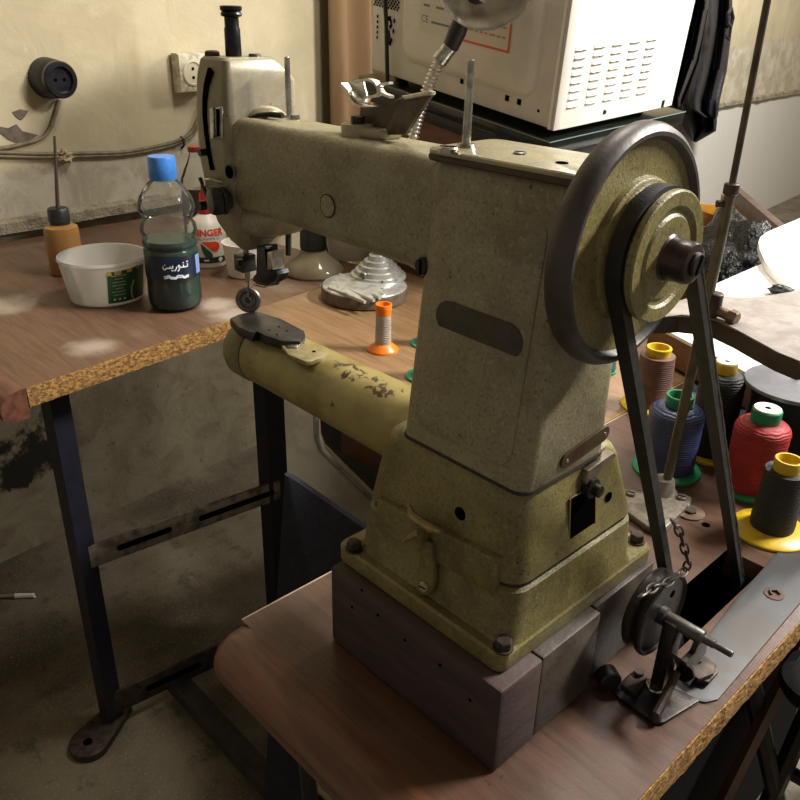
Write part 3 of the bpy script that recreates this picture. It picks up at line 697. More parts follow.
mb = MB(); mb.prism(capsule(c0, c1, V((0, 0, 1)), .0105), n_ * .0006, .0002); mb.build('worn_badge', mat('worn dark badge', (66, 59, 48), (56, 50, 42), .6, .1, 120), cl)
xs = -.2323
c0, c1 = at_x(565, 460, xs), at_x(603, 433, xs)
mb = MB(); mb.prism(capsule(c0, c1, V((0, 0, 1)), .0052), (.0016, 0, 0), .0003); sp_ = mb.build('side_plate', mat('bronzed name strip', (96, 78, 58), (76, 60, 44), .4, .5, 60), cl)
mb = MB()
for c in (c0, c1): mb.ax(c + V((.0016, 0, 0)), (1, 0, 0), [(0, 0), (.0012, 0), (.0009, .0007), (0, .0009)], 12)
mb.build('rivet', CHROME, sp_)
# ledge and clamp screw on the right of the base
xr = -.233
mb = MB(); mb.prism([at_x(px, py, xr - .010) for px, py in ((568, 474), (571, 463), (588, 451), (597, 445), (600, 448), (590, 457), (580, 465), (577, 476), (571, 484))], (.0135, 0, 0), .001); ld = mb.build('clamp_ledge', mat('scuffed steel ledge', (124, 112, 96), (90, 80, 66), .4, .5, 60), sm)
q = at_x(590, 487, xr + .003); mb = MB(); mb.ax(q - V((.002, 0, 0)), (1, 0, 0), [(0, 0), (.0068, 0), (.0068, .005), (.005, .0055), (.0042, .006), (.0042, .010), (.0033, .0105), (0, .0105)], 24); mb.build('clamp_screw', DARKSTEEL, ld)
mb = MB()
wn = [(570, 499), (574, 496), (592, 488), (595, 491), (595, 529), (589, 538), (571, 551), (569, 548)]
def rface(px, py, lift=0):
    n = V((.05, 0, .0022)).normalized(); n = V((1, 0, .047)).normalized()
    return at_n(px, py, V((-.2315, .38, .912)) + n * lift, n), n
P_ = [rface(px, py, .0005)[0] for px, py in wn]; nr = rface(0, 0)[1]
mb.prism(P_, nr * .0005); wi = mb.build('access_opening', HOLE, upb)
mb = MB(); P2 = [rface(px, py, .0006)[0] for px, py in wn]; mb.tube(P2, .0006, 6, closed=True); mb.build('opening_rim', mat('worn edge', (140, 128, 84), None, .4, .4), wi)
q, _ = rface(608.5, 497, .0006); mb = MB(); mb.ax(q, nr, [(0, 0), (.0037, 0), (.0037, .0004), (0, .0004)], 18); mb.build('side_hole', HOLE, upb)
def bface(px, py, lift=0):
    n = V((0, -1, .056)).normalized(); return at_n(px, py, V((-.29, .3255, .912)) + n * lift, n), n
q, nb = bface(460.5, 513.5, .0006); mb = MB(); mb.ax(q, nb, [(0, 0), (.0046, 0), (.0046, .0004), (0, .0004)], 20); mb.build('front_hole', HOLE, upb)
# raised sliding bar with lever on the front of the base
yl = .3185
P_ = [at_y(px, py, yl) for px, py in ((377, 499), (492, 558), (496, 562), (493, 592), (489, 593), (375, 528))]
mb = MB(); mb.prism(P_, (0, .009, 0), .0012); bar = mb.build('sliding_bar', PAINT_LO, sm)
mb = MB(); mb.prism([at_y(px, py, yl - .0035) for px, py in ((420, 545), (426, 541), (431, 544), (433, 562), (433.5, 586), (430, 594), (423, 596), (417, 592), (416, 582), (419, 566))], (0, .0045, 0), .001); lv = mb.build('lever_arm', PAINT_LO, sm)
slotscrew(at_y(424.5, 586, yl - .0036), (0, -1, 0), .0038, PAINT_WORN, lv, .0022, (1, 0, .2))
q = at_y(422, 534, yl - .002); mb = MB(); mb.ax(q + V((0, .006, 0)), (0, -1, 0), [(0, 0), (.0048, 0), (.0052, .008), (.0045, .011), (0, .0112)], 20); mb.build('lever_hub', PAINT_LO, lv)
mb = MB(); mb.tube([at_y(px, py, yl - .008) for px, py in ((409, 505), (411, 514), (418, 521), (430, 528), (441, 532))], [.0012, .003, .0034, .003, .0018], 8); mb.tube([at_y(px, py, yl - .008) for px, py in ((420, 533), (411, 537), (403, 542))], [.003, .0022, .001], 8); mb.build('wing_handle', mat('bright worn brass edge', (150, 136, 92), (118, 104, 62), .35, .4, 60), lv)
# base bolts
for px, py in ((503, 648), (354, 549), (636, 541)):
    q = at_z(px, py, .8385); mb = MB(); mb.cyl(q, q + V((0, 0, .0012)), .0068); mb.hexa(q + V((0, 0, .0012)), (0, 0, 1), .0056, .006); mb.build('base_bolt', IRON, sm)
# handwheel and drive pulley
HY, HZ = .366, 1.092
mb = MB(); prf = []
for k in range(15):
    a = -PI * .5 + 2 * PI * .78 * k / 14 - .1
rimp = [(.0475, -.006), (.053, -.0085), (.0575, -.0090), (.0610, -.0075), (.0628, -.0035), (.0628, .0005), (.0612, .0042), (.0585, .0062), (.0565, .0062), (.0555, .0050), (.0545, .0028)]
rings = []
mb.ax((-.2118, HY, HZ), (1, 0, 0), [(.0475, -.006)] + rimp[1:] + [(.0530, .001)], 72)
hw = mb.build('handwheel_rim', RIM, sm)
mb = MB(); mb.ax((-.2118, HY, HZ), (1, 0, 0), [(0, -.006), (.0535, -.006), (.0545, .0026), (.051, .0026), (.044, .0022), (.0375, .0024), (.0365, .0055), (.035, .0065), (0, .0065)], 64); mb.build('handwheel_web', PAINT_LO, sm)
px0 = -.2082
mb = MB(); mb.ax((px0, HY, HZ), (1, 0, 0), [(0, 0), (.0325, 0), (.0345, .001), (.0345, .0035), (.033, .0042), (.0285, .009), (.0285, .011)], 56); mb.build('pulley_flange', PAINT_LO, sm)
mb = MB(); mb.ax((px0, HY, HZ), (1, 0, 0), [(0, .0095), (.0285, .0095), (.0325, .0145), (.0335, .0155), (.0335, .0185), (.0325, .0192), (.026, .0192), (.0245, .0178), (.022, .0175), (.0205, .0188), (.013, .0195), (0, .0195)], 56); pf = mb.build('drive_pulley', PAINT_LO, sm)
mb = MB(); mb.ax((px0 + .0190, HY, HZ), (1, 0, 0), [(0, 0), (.0128, 0), (.0112, .0015), (.0106, .005), (.0106, .0115), (.0098, .0135), (.0082, .0142), (0, .0142)], 32); hb = mb.build('wheel_hub', mat('oily brown steel hub', (70, 58, 54), (50, 42, 40), .3, .6, 60), sm)
slotscrew((px0 + .0331, HY, HZ), (1, 0, 0), .0062, DARKSTEEL, hb, .0022, (0, .4, 1))
mb = MB(); mb.cyl((-.2335, HY, HZ), (-.222, HY, HZ), .016); mb.build('wheel_shaft', DARKSTEEL, sm)

# ================================================================ drive belt
BX = px0 + .0095; br_ = .0315; pts = []
aL, aR = V((0, .465 - .341, .86 - 1.06)), None
# tangent directions of both strands (they run backwards to the motor under the table)
eL, eR = V((BX - .011, .532, .735)), V((BX - .009, .640, .735))
def tangent(end, sgn):
    c = V((HY, HZ)); e = V((end.y, end.z)); d = e - c; D = d.length; b_ = math.atan2(d.y, d.x); k = math.acos(br_ / D)
    return b_ + sgn * k
a0, a1 = tangent(eL, -1), tangent(eR, 1)
while a1 > a0: a1 -= 2 * PI
ring = [V((BX, HY + br_ * math.cos(a), HZ + br_ * math.sin(a))) for a in [a0 + (a1 - a0) * k / 24 for k in range(25)]]
cR = ring[-1]; cL = ring[0]
lowc = V((BX - .016, .625, .655)); 
down = [lerp(cR, eR, k / 8) for k in range(1, 9)] + [V((BX - .011, .645, .70)), V((BX - .0135, .622, .668)), V((BX - .0135, .597, .66)), V((BX - .0135, .572, .672)), V((BX - .013, .556, .69))] + [lerp(eL, cL, k / 8) for k in range(0, 8)]
path = ring + down
mb = MB(); mb.tube(path, [(.0042, .0032)] * len(path), closed=True, flat=(1, 0, 0)); bt = thing('drive_belt', 'black drive belt from the machine pulley down through the table slot', 'belt', (BX, .5, .75)); mb.build('belt_body', RUBBER, bt)
mb = MB(); FR = []
for i_, p in enumerate([lerp(cR, eR, k / 60) for k in range(2, 60)]): FR.append(p + V((.0042, .0030, .0012)) + V((noise.noise(p * 300) * .0006, noise.noise(p * 280 + V((4, 0, 0))) * .0006, 0)))
mb.tube(FR, [.0005 + .0005 * abs(noise.noise(p * 200)) for p in FR], 5); mb.build('frayed_edge', mat('pale frayed threads', (150, 142, 130), (90, 84, 76), .9), bt)

# ================================================================ bobbin winder
WXc, WYc, WZc = -.190, .452, .8135
bw = thing('bobbin_winder', 'dark iron bobbin winder with grooved wheel and shaft beside machine', 'bobbin winder', (-.19, .44, .75))
mb = MB(); mb.ax((WXc - .016, WYc, WZc), (1, 0, 0), [(0, 0), (.029, 0), (.0315, .002), (.0315, .005), (.028, .008), (.0315, .011), (.0325, .013), (.0325, .0155), (.031, .0165), (.029, .0145), (.012, .0140), (0, .0140)], 48); mb.build('winder_wheel', DARKSTEEL, bw)
mb = MB(); q = V((WXc - .0019, WYc, WZc)); mb.ax(q + V((0, .012, .012)), (1, 0, 0), [(0, 0), (.003, 0), (.003, .0004), (0, .0004)], 12); mb.build('wheel_hole', HOLE, bw)
tipx = -.137
mb = MB(); mb.ax((WXc - .004, WYc, WZc), (1, 0, 0), [(0, 0), (.007, 0), (.007, .006), (.0052, .007), (.0052, .034), (.0045, .035), (.0032, .0355), (.0032, .043), (.0026, .0435), (.0026, .055), (.002, .056), (0, .056)], 20); mb.build('winder_shaft', mat('oily grey shaft', (92, 88, 84), (66, 62, 58), .45, .7, 90), bw)
# base plate and bracket
pl_ = onz([(612, 690), (631, 672), (680, 690), (700, 700), (664, 722), (655, 722), (620, 698)], .7535)
mb = MB(); mb.prism(pl_, (0, 0, -.003), .0006); mb.build('winder_plate', DARKSTEEL, bw)
q = at_z(655, 686, .7535); mb = MB(); mb.cyl(q, q + V((0, 0, .0015)), .0075, .0072, 24, .0004); ws = mb.build('washer', CHROME, bw)
mb = MB(); mb.cyl(q + V((0, 0, .0015)), q + V((0, 0, .004)), .0038, .0034, 16); mb.build('washer_screw', IRON, ws)
mb = MB(); mb.prism(onz([(621, 684), (634, 670), (648, 677), (636, 694)], .757), (0, 0, -.0035), .0005); o = mb.build('winder_bracket', IRON, bw)
q = at_z(639, 674, .757); mb = MB(); mb.cyl(q, q + V((0, 0, .003)), .0036); mb.build('bracket_screw', IRON, o)
q = at_z(608, 681, .758); mb = MB(); mb.cyl(q + V((-.006, .004, .002)), q + V((.004, -.002, .002)), .0085, .0085, 20, .001); mb.build('stop_knob', BLACK, bw)
mb = MB(); mb.box(WXc + .003, WXc + .014, WYc - .007, WYc + .007, .7535, WZc + .002, .002); mb.build('winder_post', DARKSTEEL, bw)
mb = MB(); P_ = [at_x(px, py, WXc + .026) for px, py in ((697, 632), (703, 635), (701, 650), (692, 662), (683, 664), (680, 659), (690, 650))]; mb.prism(P_, (.004, 0, 0), .0006); mb.build('trip_lever', DARKSTEEL, bw)
mb = MB(); P_ = onz([(683, 667), (698, 650), (716, 664), (714, 673), (699, 679)], .762); mb.prism(P_, (0, 0, -.003), .0005); o = mb.build('trip_plate', IRON, bw)
mb = MB(); q = at_z(698, 661, .762); mb.cyl(q, q + V((0, 0, .002)), .0026, .0026, 12); mb.build('plate_screw', IRON, o)
mb = MB(); mb.prism(onz([(697, 679), (714, 672), (716, 664), (718, 672), (709, 682)], .7535 + .004), (0, 0, -.0035), .0005); mb.build('plate_foot', IRON, bw)
mb = MB(); mb.tube([at_x(px, py, -.168) for px, py in ((679, 659), (684, 663), (686, 672), (680, 680))], [(.007, .001)] * 4, flat=(1, 0, 0)); mb.build('curved_stop', BLACK, bw)
q0, q1 = at_z(655, 718, .7545), at_z(677, 672, .775); mb = MB(); mb.tube([q0, q0 + V((0, 0, .004)), lerp(q0, q1, .5), q1], [.0045, .004, .0035, .003], 10); mb.build('release_lever', IRON, bw)

# chain lying over the winder wheel
ch = thing('chain', 'short dark wire chain draped over the winder wheel', 'chain', (-.2, .46, .84))
cpx = [(640, 597, .838), (648, 591, .844), (656, 586, .848), (664, 585, .849), (672, 580, .849), (680, 575, .848), (686, 570, .846), (688, 562, .842), (686, 553, .838), (683, 544, .834), (681, 535, .83), (677, 527, .822), (672, 521, .81)]
CP = [at_x(a, b, -.187 - .0008 * i) for i, (a, b, c) in enumerate(cpx)]
for i in range(len(CP) - 1):
    a, b = CP[i], CP[i + 1]; d = (b - a); L = d.length * .68; c = (a + b) / 2; d.normalize(); s_ = d.orthogonal().normalized()
    if i % 2: s_ = d.cross(s_)
    pts = [c + d * L * math.cos(t) + s_ * .0026 * math.sin(t) for t in [2 * PI * k / 14 for k in range(14)]]
    mb = MB(); mb.tube(pts, .0009, 6, closed=True); mb.build('chain_link', mat('dark chain steel', (84, 78, 72), (60, 55, 50), .45, .75, 90), ch)

# steel cover plate let into the table
P_ = onz([(700, 690), (716, 698), (722, 697), (800, 602), (830, 565), (798, 540), (760, 590)], .7535)
P_ = [at_z(664, 695, .7516), at_z(706, 702, .7516), at_z(718, 699, .7516), at_z(845, 550, .7516), at_z(800, 527, .7516), at_z(735, 600, .7516)]
mb = MB(); mb.prism(P_, (0, 0, -.001), .0003); cv = solo(mb, 'cover_plate', mat('blue grey scuffed steel sheet', (50, 50, 53), (47, 42, 38), .5, .3, 10, rvar=.2, lo=.45, hi=.6), 'long scuffed grey steel plate set into the table by its raw edge', 'plate', None, (-.17, .6, .75))
q = at_z(774, 594, .7517); mb = MB(); mb.cyl(q, q + V((0, 0, .0005)), .0085, .0085, 24); o = mb.build('rusty_recess', mat('rust ring', (92, 66, 56), (74, 54, 46), .7, .2, 120), cv)
mb = MB(); mb.tube([q + V((.004, .002, .0012)), q + V((0, .004, .0016)), q + V((-.004, 0, .0014)), q + V((-.001, -.004, .0012))], .0012, 6); mb.build('recess_screw', IRON, cv)

# ================================================================ thread stand rod on its cast foot
rb0 = at_z(661, 496, .75)
ts = thing('thread_stand', 'tall thin olive steel rod on a cast foot screwed to table', 'thread stand', (rb0.x, rb0.y, .75))
def rodp(px, py): return at_n(px, py, rb0)
p0, p1, p2, p3 = rodp(664.5, 492), rodp(710, 289), rodp(731, 190), rodp(781, -70)
mb = MB(); mb.cyl(p0, p1, .0048, .0048, 16); mb.cyl(p1, p2, .0048, .0047, 16); mb.build('lower_tube', mat('olive grey steel tube', (96, 90, 70), (74, 68, 52), .4, .4, 60), ts)
mb = MB(); mb.cyl(p2 - (p3 - p2).normalized() * .01, p3, .0030, .0030, 14); mb.build('upper_rod', mat('brown steel rod', (84, 76, 64), (66, 58, 48), .45, .5, 60), ts)
d = (p2 - p1).normalized(); mb = MB(); mb.cyl(p2 - d * .004, p2 + d * .006, .0066, .0066, 18, .001); mb.cyl(p2 - d * .012 , p2 - d * .012 - RT * .010, .0028, .0035, 8); mb.build('collar', IRON, ts)
c = rodp(714, 303); mb = MB(); mb.cyl(c - d * .012, c + d * .010, .0072, .0072, 16, .001); o = mb.build('clamp_sleeve', IRON, ts)
mb = MB(); q = rodp(714, 309); q2 = rodp(724, 311) - FH * .012; mb.cyl(q, q2, .005, .005, 12); mb.hexa(q2, (q2 - q), .007, .009); mb.build('clamp_bolt', mat('rusty brown bolt', (110, 88, 70), (84, 66, 52), .5, .5, 80), o)
mb = MB()
A_, B_, C_ = at_z(622, 497, .7515), at_z(651, 506, .7515), at_z(690, 500, .7515)
ft = [(616, 497), (622, 488), (634, 489), (652, 494), (668, 494), (684, 493), (692, 497), (690, 506), (679, 512), (674, 520), (667, 527), (658, 531), (646, 526), (634, 516), (620, 507)]
mb.prism(onz(ft, .757), (0, 0, -.0065), .0022); mb.lathe([(.017, .005), (.0125, .010), (.0105, .02), (.0095, .022), (0, .022)], 24, Matrix.Translation(V((rb0.x, rb0.y, .75)))); mb.build('cast_foot', mat('grey cast iron', (136, 126, 112), (98, 90, 78), .45, .5, 80, bstr=.3), ts)
for px, py in ((630, 494), (681, 498), (660, 520)): slotscrew(at_z(px, py, .7572), (0, 0, 1), .005, STEEL, ts, .0025, (1, .3, 0))
q = at_z(690, 513, .7502); mb = MB(); mb.lathe([(0, 0), (.0145, 0), (.0142, .0016), (.012, .002), (0, .002)], 30, Matrix.Translation(q)); tw = thing('table_washer', 'flat steel washer with screw on table below the cast foot', 'washer', q); mb.build('washer_disc', mat('brownish washer steel', (120, 98, 80), (96, 78, 64), .45, .4, 60), tw)
mb = MB(); mb.hexa(q + V((0, 0, .002)), (0, 0, 1), .0062, .0022); mb.build('washer_screw', IRON, tw)
mb = MB(); q = at_z(706, 525, .7501); mb.cyl(q, q + V((0, 0, .0004)), .004, .004, 16); mb.build('screw_hole', HOLE, tw)

# ================================================================ grey board clamped to the rod
zb = rodp(714, 318).z
ol = [(655, 318), (664, 306), (684, 300), (716, 297), (740, 298.5), (760, 298), (790, 293), (815, 288.5), (832, 293), (840, 312), (836, 342), (822, 362), (800, 363), (778, 354), (758, 343), (738, 332), (718, 322), (700, 318), (680, 316), (665, 318)]
mb = MB(); mb.prism(onz(ol, zb), (0, 0, -.016), .0015)
def paddle_mat():
    s = NT('grey mottled board'); v = s.coord(); n = s.noise(v, 34, 8, .7, .6); n2 = s.noise(v, 9, 5)
    c = s.mix(s.ramp(n, .35, .65), lin((152, 142, 136)), lin((122, 113, 108))); c = s.mix(s.mul(s.ramp(n2, .5, .7), .4), c, lin((98, 86, 80)))
    s.bsdf(c, .6, 0, n, .15, .001); return s.m
pm = thing('shaped_board', 'curved grey mottled board with dark edge held on the rod above cones', 'board', onz([(740, 320)], zb)[0])
mb.build('board_body', mat('dark brown board edge', (58, 46, 40), (44, 35, 31), .6), pm)
mb = MB(); 
cen = V((sum(p.x for p in onz(ol, zb)) / len(ol), sum(p.y for p in onz(ol, zb)) / len(ol), 0))
mb.prism([V((lerp(p.x, cen.x, .012), lerp(p.y, cen.y, .012), zb + .0002)) for p in onz(ol, zb)], (0, 0, .0012)); mb.build('board_top', paddle_mat(), pm)

# ================================================================ thread cones
def thread_mat(name, c1, c2, rough=.6):
    if name in MATS: return MATS[name]
    s = NT(name); c = s.n('ShaderNodeTexCoord'); w = s.n('ShaderNodeTexWave'); w.bands_direction = 'Z'; w.inputs['Scale'].default_value = 115; w.inputs['Distortion'].default_value = 4; w.inputs['Detail'].default_value = 1
    s.l(c.outputs['Object'], w.inputs['Vector']); n = s.noise(c.outputs['Object'], 60, 4)
    k = s.mix(s.ramp(n, .35, .65), lin(c1), lin(c2)); k = s.mix(s.mul(w.outputs['Fac'], .45), k, lin(tuple(x * .75 for x in c1)))
    s.bsdf(k, rough, 0, w.outputs['Fac'], .5, .001); MATS[name] = s.m; return s.m
def plast(name, c): return mat(name, c, tuple(x * .9 for x in c), .38, 0, 60)
GREEN = plast('green spool plastic', (36, 134, 92)); YELLOW = plast('yellow spool plastic', (208, 172, 36)); ORANGE = plast('orange spool plastic', (240, 124, 28))
def cone(label, base, top, R, r0, r1, rrim, tm, fm, disc=None, dome=0, group='thread cones on the table', name='thread_cone', zbase=.7505, rimh=.13, ring_m=None, slope=.22):
    """base, top: where base centre and rim top stand; radii in pixels at the base"""
    b = at_z(base[0], base[1], zbase); t = at_n(top[0], top[1], b); H = t.z - b.z; k = depth(b) / 800
    R, r0, r1, rrim = R * k, r0 * k, r1 * k, rrim * k
    o = thing(name, label, 'thread cone' if name == 'thread_cone' else 'spool', b, 0, group)
    T = Matrix.Translation(b)
    mb = MB(); mb.lathe([(0, 0), (R, 0), (R, .0022), (R * .97, .0034), (r0 * 1.03, .0034 + (R - r0) * slope), (0, .0034 + (R - r0) * slope)], 48, T); mb.build('base_flange', fm, o)
    z0 = .0034 + (R - r0) * slope * .9; z1 = H * (1 - rimh)
    pr = [(0, z0), (r0 * .97, z0), (r0, z0 + .004)]
    N = 22
    for i in range(N + 1):
        u = i / N; pr.append((lerp(r0, r1, u) * (1 + .006 * math.sin(i * 2.1)), lerp(z0 + .006, z1 - dome * H, u)))
    for i in range(1, 7):
        a = PI / 2 * i / 6; pr.append((lerp(r1, rrim * 1.02, 1 - math.cos(a)), z1 - dome * H + dome * H * math.sin(a)))
    pr += [(0, z1)]
    mb = MB(); mb.lathe(pr, 48, T); mb.build('thread', tm, o, 50)
    mb = MB(); h0 = z1 - .002
    if disc is None: mb.lathe([(rrim * .9, h0), (rrim, h0), (rrim * 1.06, lerp(h0, H, .5)), (rrim * 1.1, H - .001), (rrim * 1.06, H), (rrim * .88, H), (rrim * .84, H - .002), (rrim * .72, h0 + .001), (0, h0)], 40, T)
    else: mb.lathe([(0, h0), (rrim, h0), (rrim * 1.06, h0 + .002), (rrim * 1.06, H - .001), (rrim, H), (0, H)], 40, T)
    rim = mb.build('core_rim', ring_m or fm, o)
    if disc is not None:
        mb = MB(); mb.lathe([(rrim * .2, H + .0001), (rrim * .98, H + .0001), (rrim * .95, H + .0012), (rrim * .22, H + .0012)], 32, T, False); mb.build('paper_disc', disc, o)
        mb = MB(); mb.lathe([(0, H + .0002), (rrim * .24, H + .0002), (rrim * .24, H + .0009), (0, H + .0009)], 20, T); mb.build('core_hole', HOLE, o)
    return o, b, H, k
CREAM = mat('cream paper disc', (232, 224, 204), None, .7)
cone('brown thread cone with yellow rim near the machine handwheel', (649, 406), (663, 347), 28, 18.5, 16.5, 11, thread_mat('mauve brown thread', (116, 84, 76), (96, 68, 60)), YELLOW)
cone('large navy blue thread cone with green open rim behind the rod', (666, 469), (684, 395), 33, 25.5, 26, 12, thread_mat('navy blue thread', (58, 70, 112), (42, 52, 88), .4), GREEN, dome=.12, rimh=.13)
cone('tall black thread cone with yellow rim behind the belt', (707, 453), (723, 362), 27, 21, 21, 10, thread_mat('black thread', (22, 22, 26), (14, 14, 17)), YELLOW, disc=CREAM, dome=.12, rimh=.10)
cr, crb, crH, crk = cone('red thread cone with white disc in its green top', (748, 488), (773, 409), 30, 25, 26, 13, thread_mat('red thread', (170, 36, 34), (138, 24, 26)), GREEN, disc=CREAM, dome=.12, rimh=.14)
cone('black thread cone on a wide yellow base at table right', (770, 531), (790, 459), 37, 21, 19, 12, thread_mat('charcoal thread', (36, 35, 38), (26, 25, 28)), YELLOW, rimh=.15)
cone('black thread cone with green base half cut by frame edge', (817, 500), (838, 425), 27, 20, 18, 12, MATS['charcoal thread'], GREEN)
cone('small orange spool of pale grey thread on the rear table', (383, 350), (387, 304), 15.5, 8, 7.5, 7.5, thread_mat('pale grey thread', (184, 172, 158), (158, 146, 132)), ORANGE, name='thread_spool', group=None, rimh=.2, slope=.75)
cone('teal green based cone, upper of two peeking out beside the column', (426, 344), (434, 318), 16, 9, 8, 7, thread_mat('teal thread', (40, 110, 104), (30, 90, 84)), plast('teal green plastic', (52, 132, 116)), group='green cones behind the column')
cone('green based cone, lower of two peeking out beside the column', (424, 377), (432, 348), 19, 10, 9, 8, MATS['teal thread'], GREEN, group='green cones behind the column')
cone('dark green rimmed cone just visible between column and yellow base', (606, 372), (611, 345), 10, 9, 7, 5, MATS['teal thread'], GREEN, group='green cones behind the column')
# maker's mark printed on the red cone's green rim
vs, fs = text_verts('Fil', .006)

# dark metal reel with flat top disc
c = at_z(796, 383, .850)
rl = thing('thread_reel', 'large dark grey metal reel with flat round top behind red cone', 'reel', (c.x, c.y, .7505))
T = Matrix.Translation((c.x, c.y, .7505)); R = m_px(49, c)
mb = MB(); mb.lathe([(0, .095), (R * .97, .095), (R, .096), (R, .098), (R * .98, .0995), (0, .0995)], 56, T); mb.build('top_flange', mat('blue grey scuffed flange', (112, 112, 118), (92, 92, 98), .42, .4, 20, rvar=.2), rl)
mb = MB(); mb.lathe([(0, 0), (R * .9, 0), (R * .9, .004), (R * .8, .006), (R * .8, .0948), (0, .0948)], 48, T); mb.build('wound_core', mat('black winding', (22, 20, 22), None, .7), rl)
q = at_z(800, 374, .850); mb = MB(); mb.lathe([(0, 0), (.0035, 0), (.0035, .014), (0, .014)], 14, Matrix.Translation(q + V((0, 0, .0003)))); solo(mb, 'bobbin', thread_mat('crimson thread', (150, 30, 44), (120, 22, 34)), 'tiny crimson bobbin standing on the dark reel top', 'bobbin', None, q + V((0, 0, .0003)))

# dark blue cloth crumpled behind the cones
mb = MB(); pts = onz([(660, 386), (672, 376), (690, 392), (716, 408), (742, 402), (760, 425), (748, 436), (712, 430), (680, 414)], .752)
n = 26; a, b, c, d = at_z(658, 400, .752), at_z(690, 384, .752), at_z(764, 420, .752), at_z(748, 444, .752)
g = [[None] * (n + 1) for _ in range(n + 1)]
for i in range(n + 1):
    for j in range(n + 1):
        p = lerp(lerp(a, b, i / n), lerp(d, c, i / n), j / n); h = .006 + .007 * noise.noise(V((p.x * 40, p.y * 40, 1))) + .003 * noise.noise(V((p.x * 90, p.y * 90, 4)))
        e_ = min(i, n - i, j, n - j); g[i][j] = mb.bm.verts.new(V((p.x, p.y, .7515 + max(h, .001) * min(1, e_ / 3))))
for i in range(n):
    for j in range(n): mb.bm.faces.new((g[i][j], g[i + 1][j], g[i + 1][j + 1], g[i][j + 1]))
solo(mb, 'cloth', mat('dark blue cloth', (38, 42, 62), (60, 60, 78), .85, 0, 50), 'crumpled dark blue cloth lying behind the thread cones', 'cloth', None, at_z(712, 404, .75), 80)

# ================================================================ white cutting table and board
WT = .80
wtb = thing('white_table', 'white topped table with brown apron behind the thread cones', 'table', at_z(760, 320, WT) * 1 - V((0, 0, WT)))
tp_ = onz([(650, 322), (704, 289), (766, 266), (830, 418), (800, 402), (746, 372)], WT)
lv = tp_[2] - tp_[0]; tp_ = tp_[:2] + [tp_[0] + lv * 2.35, tp_[3] + lv * 2.25] + tp_[3:]
mb = MB(); mb.prism(tp_, (0, 0, -.005), .001); mb.build('tabletop', WHITE_ENAMEL, wtb)
mb = MB(); cw = sum(tp_, V((0, 0, 0))) / len(tp_)
mb.prism([V((lerp(p.x, cw.x, .003), lerp(p.y, cw.y, .003), WT - .0055)) for p in tp_], (0, 0, -.040)); mb.build('apron', mat('reddish brown apron', (112, 70, 44), (90, 54, 34), .5, 0, 14), wtb)
for a_, b_ in ((.36, .08), (.36, .92), (.95, .08), (.95, .92)):
    q = lerp(tp_[0], tp_[4], b_) + lv * 2.2 * a_; q.y = max(q.y, 1.30); mb = MB(); mb.box(q.x - .018, q.x + .018, q.y - .018, q.y + .018, 0, WT - .046); mb.build('leg', mat('reddish brown apron', (112, 70, 44)), wtb)
P_ = onz([(815, 211.5), (767, 232), (760.5, 237), (758.5, 242), (760, 250), (766, 263), (793, 293), (842, 338), (862, 300), (846, 240)], WT + .014)
mb = MB(); mb.prism(P_, (0, 0, -.0135), .001); solo(mb, 'white_board', mat('bright white laminate', (240, 238, 232), None, .4), 'white board with rounded corner lying on the white table', 'board', None, P_[2])
mb = MB(); q = at_z(781, 296, WT + .0005); mb.blob(q + V((0, 0, .009)), .02, .014, .009, amp=.3); solo(mb, 'cloth_scrap', BLACK, 'small black scrap on the white table behind the grey board', 'scrap', None, q)

# crate with black plastic bag
k0, k1 = at_z(731, 186, .62), at_z(779, 227, .62)
dk = (k1 - k0).normalized(); nk = V((dk.y, -dk.x, 0)); 
if nk.dot(CAM - k0) < 0: nk = -nk
ex = k0
ct = thing('wooden_crate', 'brown wooden crate holding the black bag behind white table', 'crate', (k0.x, k0.y, 0))
CRW = mat('orange brown wood', (138, 88, 40), (112, 68, 30), .55, 0, 12, stretch=(1, 1, 6)); CRB = mat('dull brown wood', (92, 74, 60), (76, 60, 48), .55, 0, 20)
def slab(p, q, w, z0, z1, m, nm, par):
    m_ = MB(); m_.prism([V((p.x, p.y, z0)), V((q.x, q.y, z0)), V((q.x, q.y, z0)) + w, V((p.x, p.y, z0)) + w], (0, 0, z1 - z0), .002); return m_.build(nm, m, par)
k1 = k1 + dk * .15
slab(ex, k1, -nk * .03, .565, .62, CRB, 'top_rail', ct)
slab(ex - dk * .12, k1, -nk * .012, .02, .565, CRW, 'back_panel', ct)
ex = ex - dk * .12
slab(ex, ex + nk * .36, dk * .015, .02, .50, CRW, 'side_panel', ct)
slab(ex + nk * .36, k1 + nk * .36, -nk * .01, 0, .25, CRW, 'front_panel', ct)
cb = at_z(705, 250, .70)
mid = (k0 + k1) / 2
bagc = at_n(733, 273, k0 + nk * .17, nk)
BM = Matrix.Translation(bagc) @ Matrix.Rotation(math.atan2(dk.y, dk.x), 4, 'Z') @ Matrix.Translation(-bagc)
mb = MB(); mb.blob(bagc, .27, .13, .15, amp=.34, fr=6, M=BM)
solo(mb, 'plastic_bag', mat('shiny black plastic film', (10, 10, 12), (15, 15, 19), .3, 0, 90, spec=.3, bscale=26, bstr=1.0, bdist=.03), 'crumpled shiny black plastic bag stuffed in the brown crate', 'bag', None, bagc - V((0, 0, .1)), 80)
q = at_n(706, 208, k0 + nk * .05); mb = MB(); mb.prism([at_n(px, py, k0 + nk * .06) for px, py in ((690, 203), (722, 205), (721, 218), (704, 212), (690, 206))], -nk * .01, .001); solo(mb, 'orange_sheet', mat('orange yellow card', (226, 160, 52), None, .6), 'orange yellow card showing above the black plastic bag', 'card', None, q)

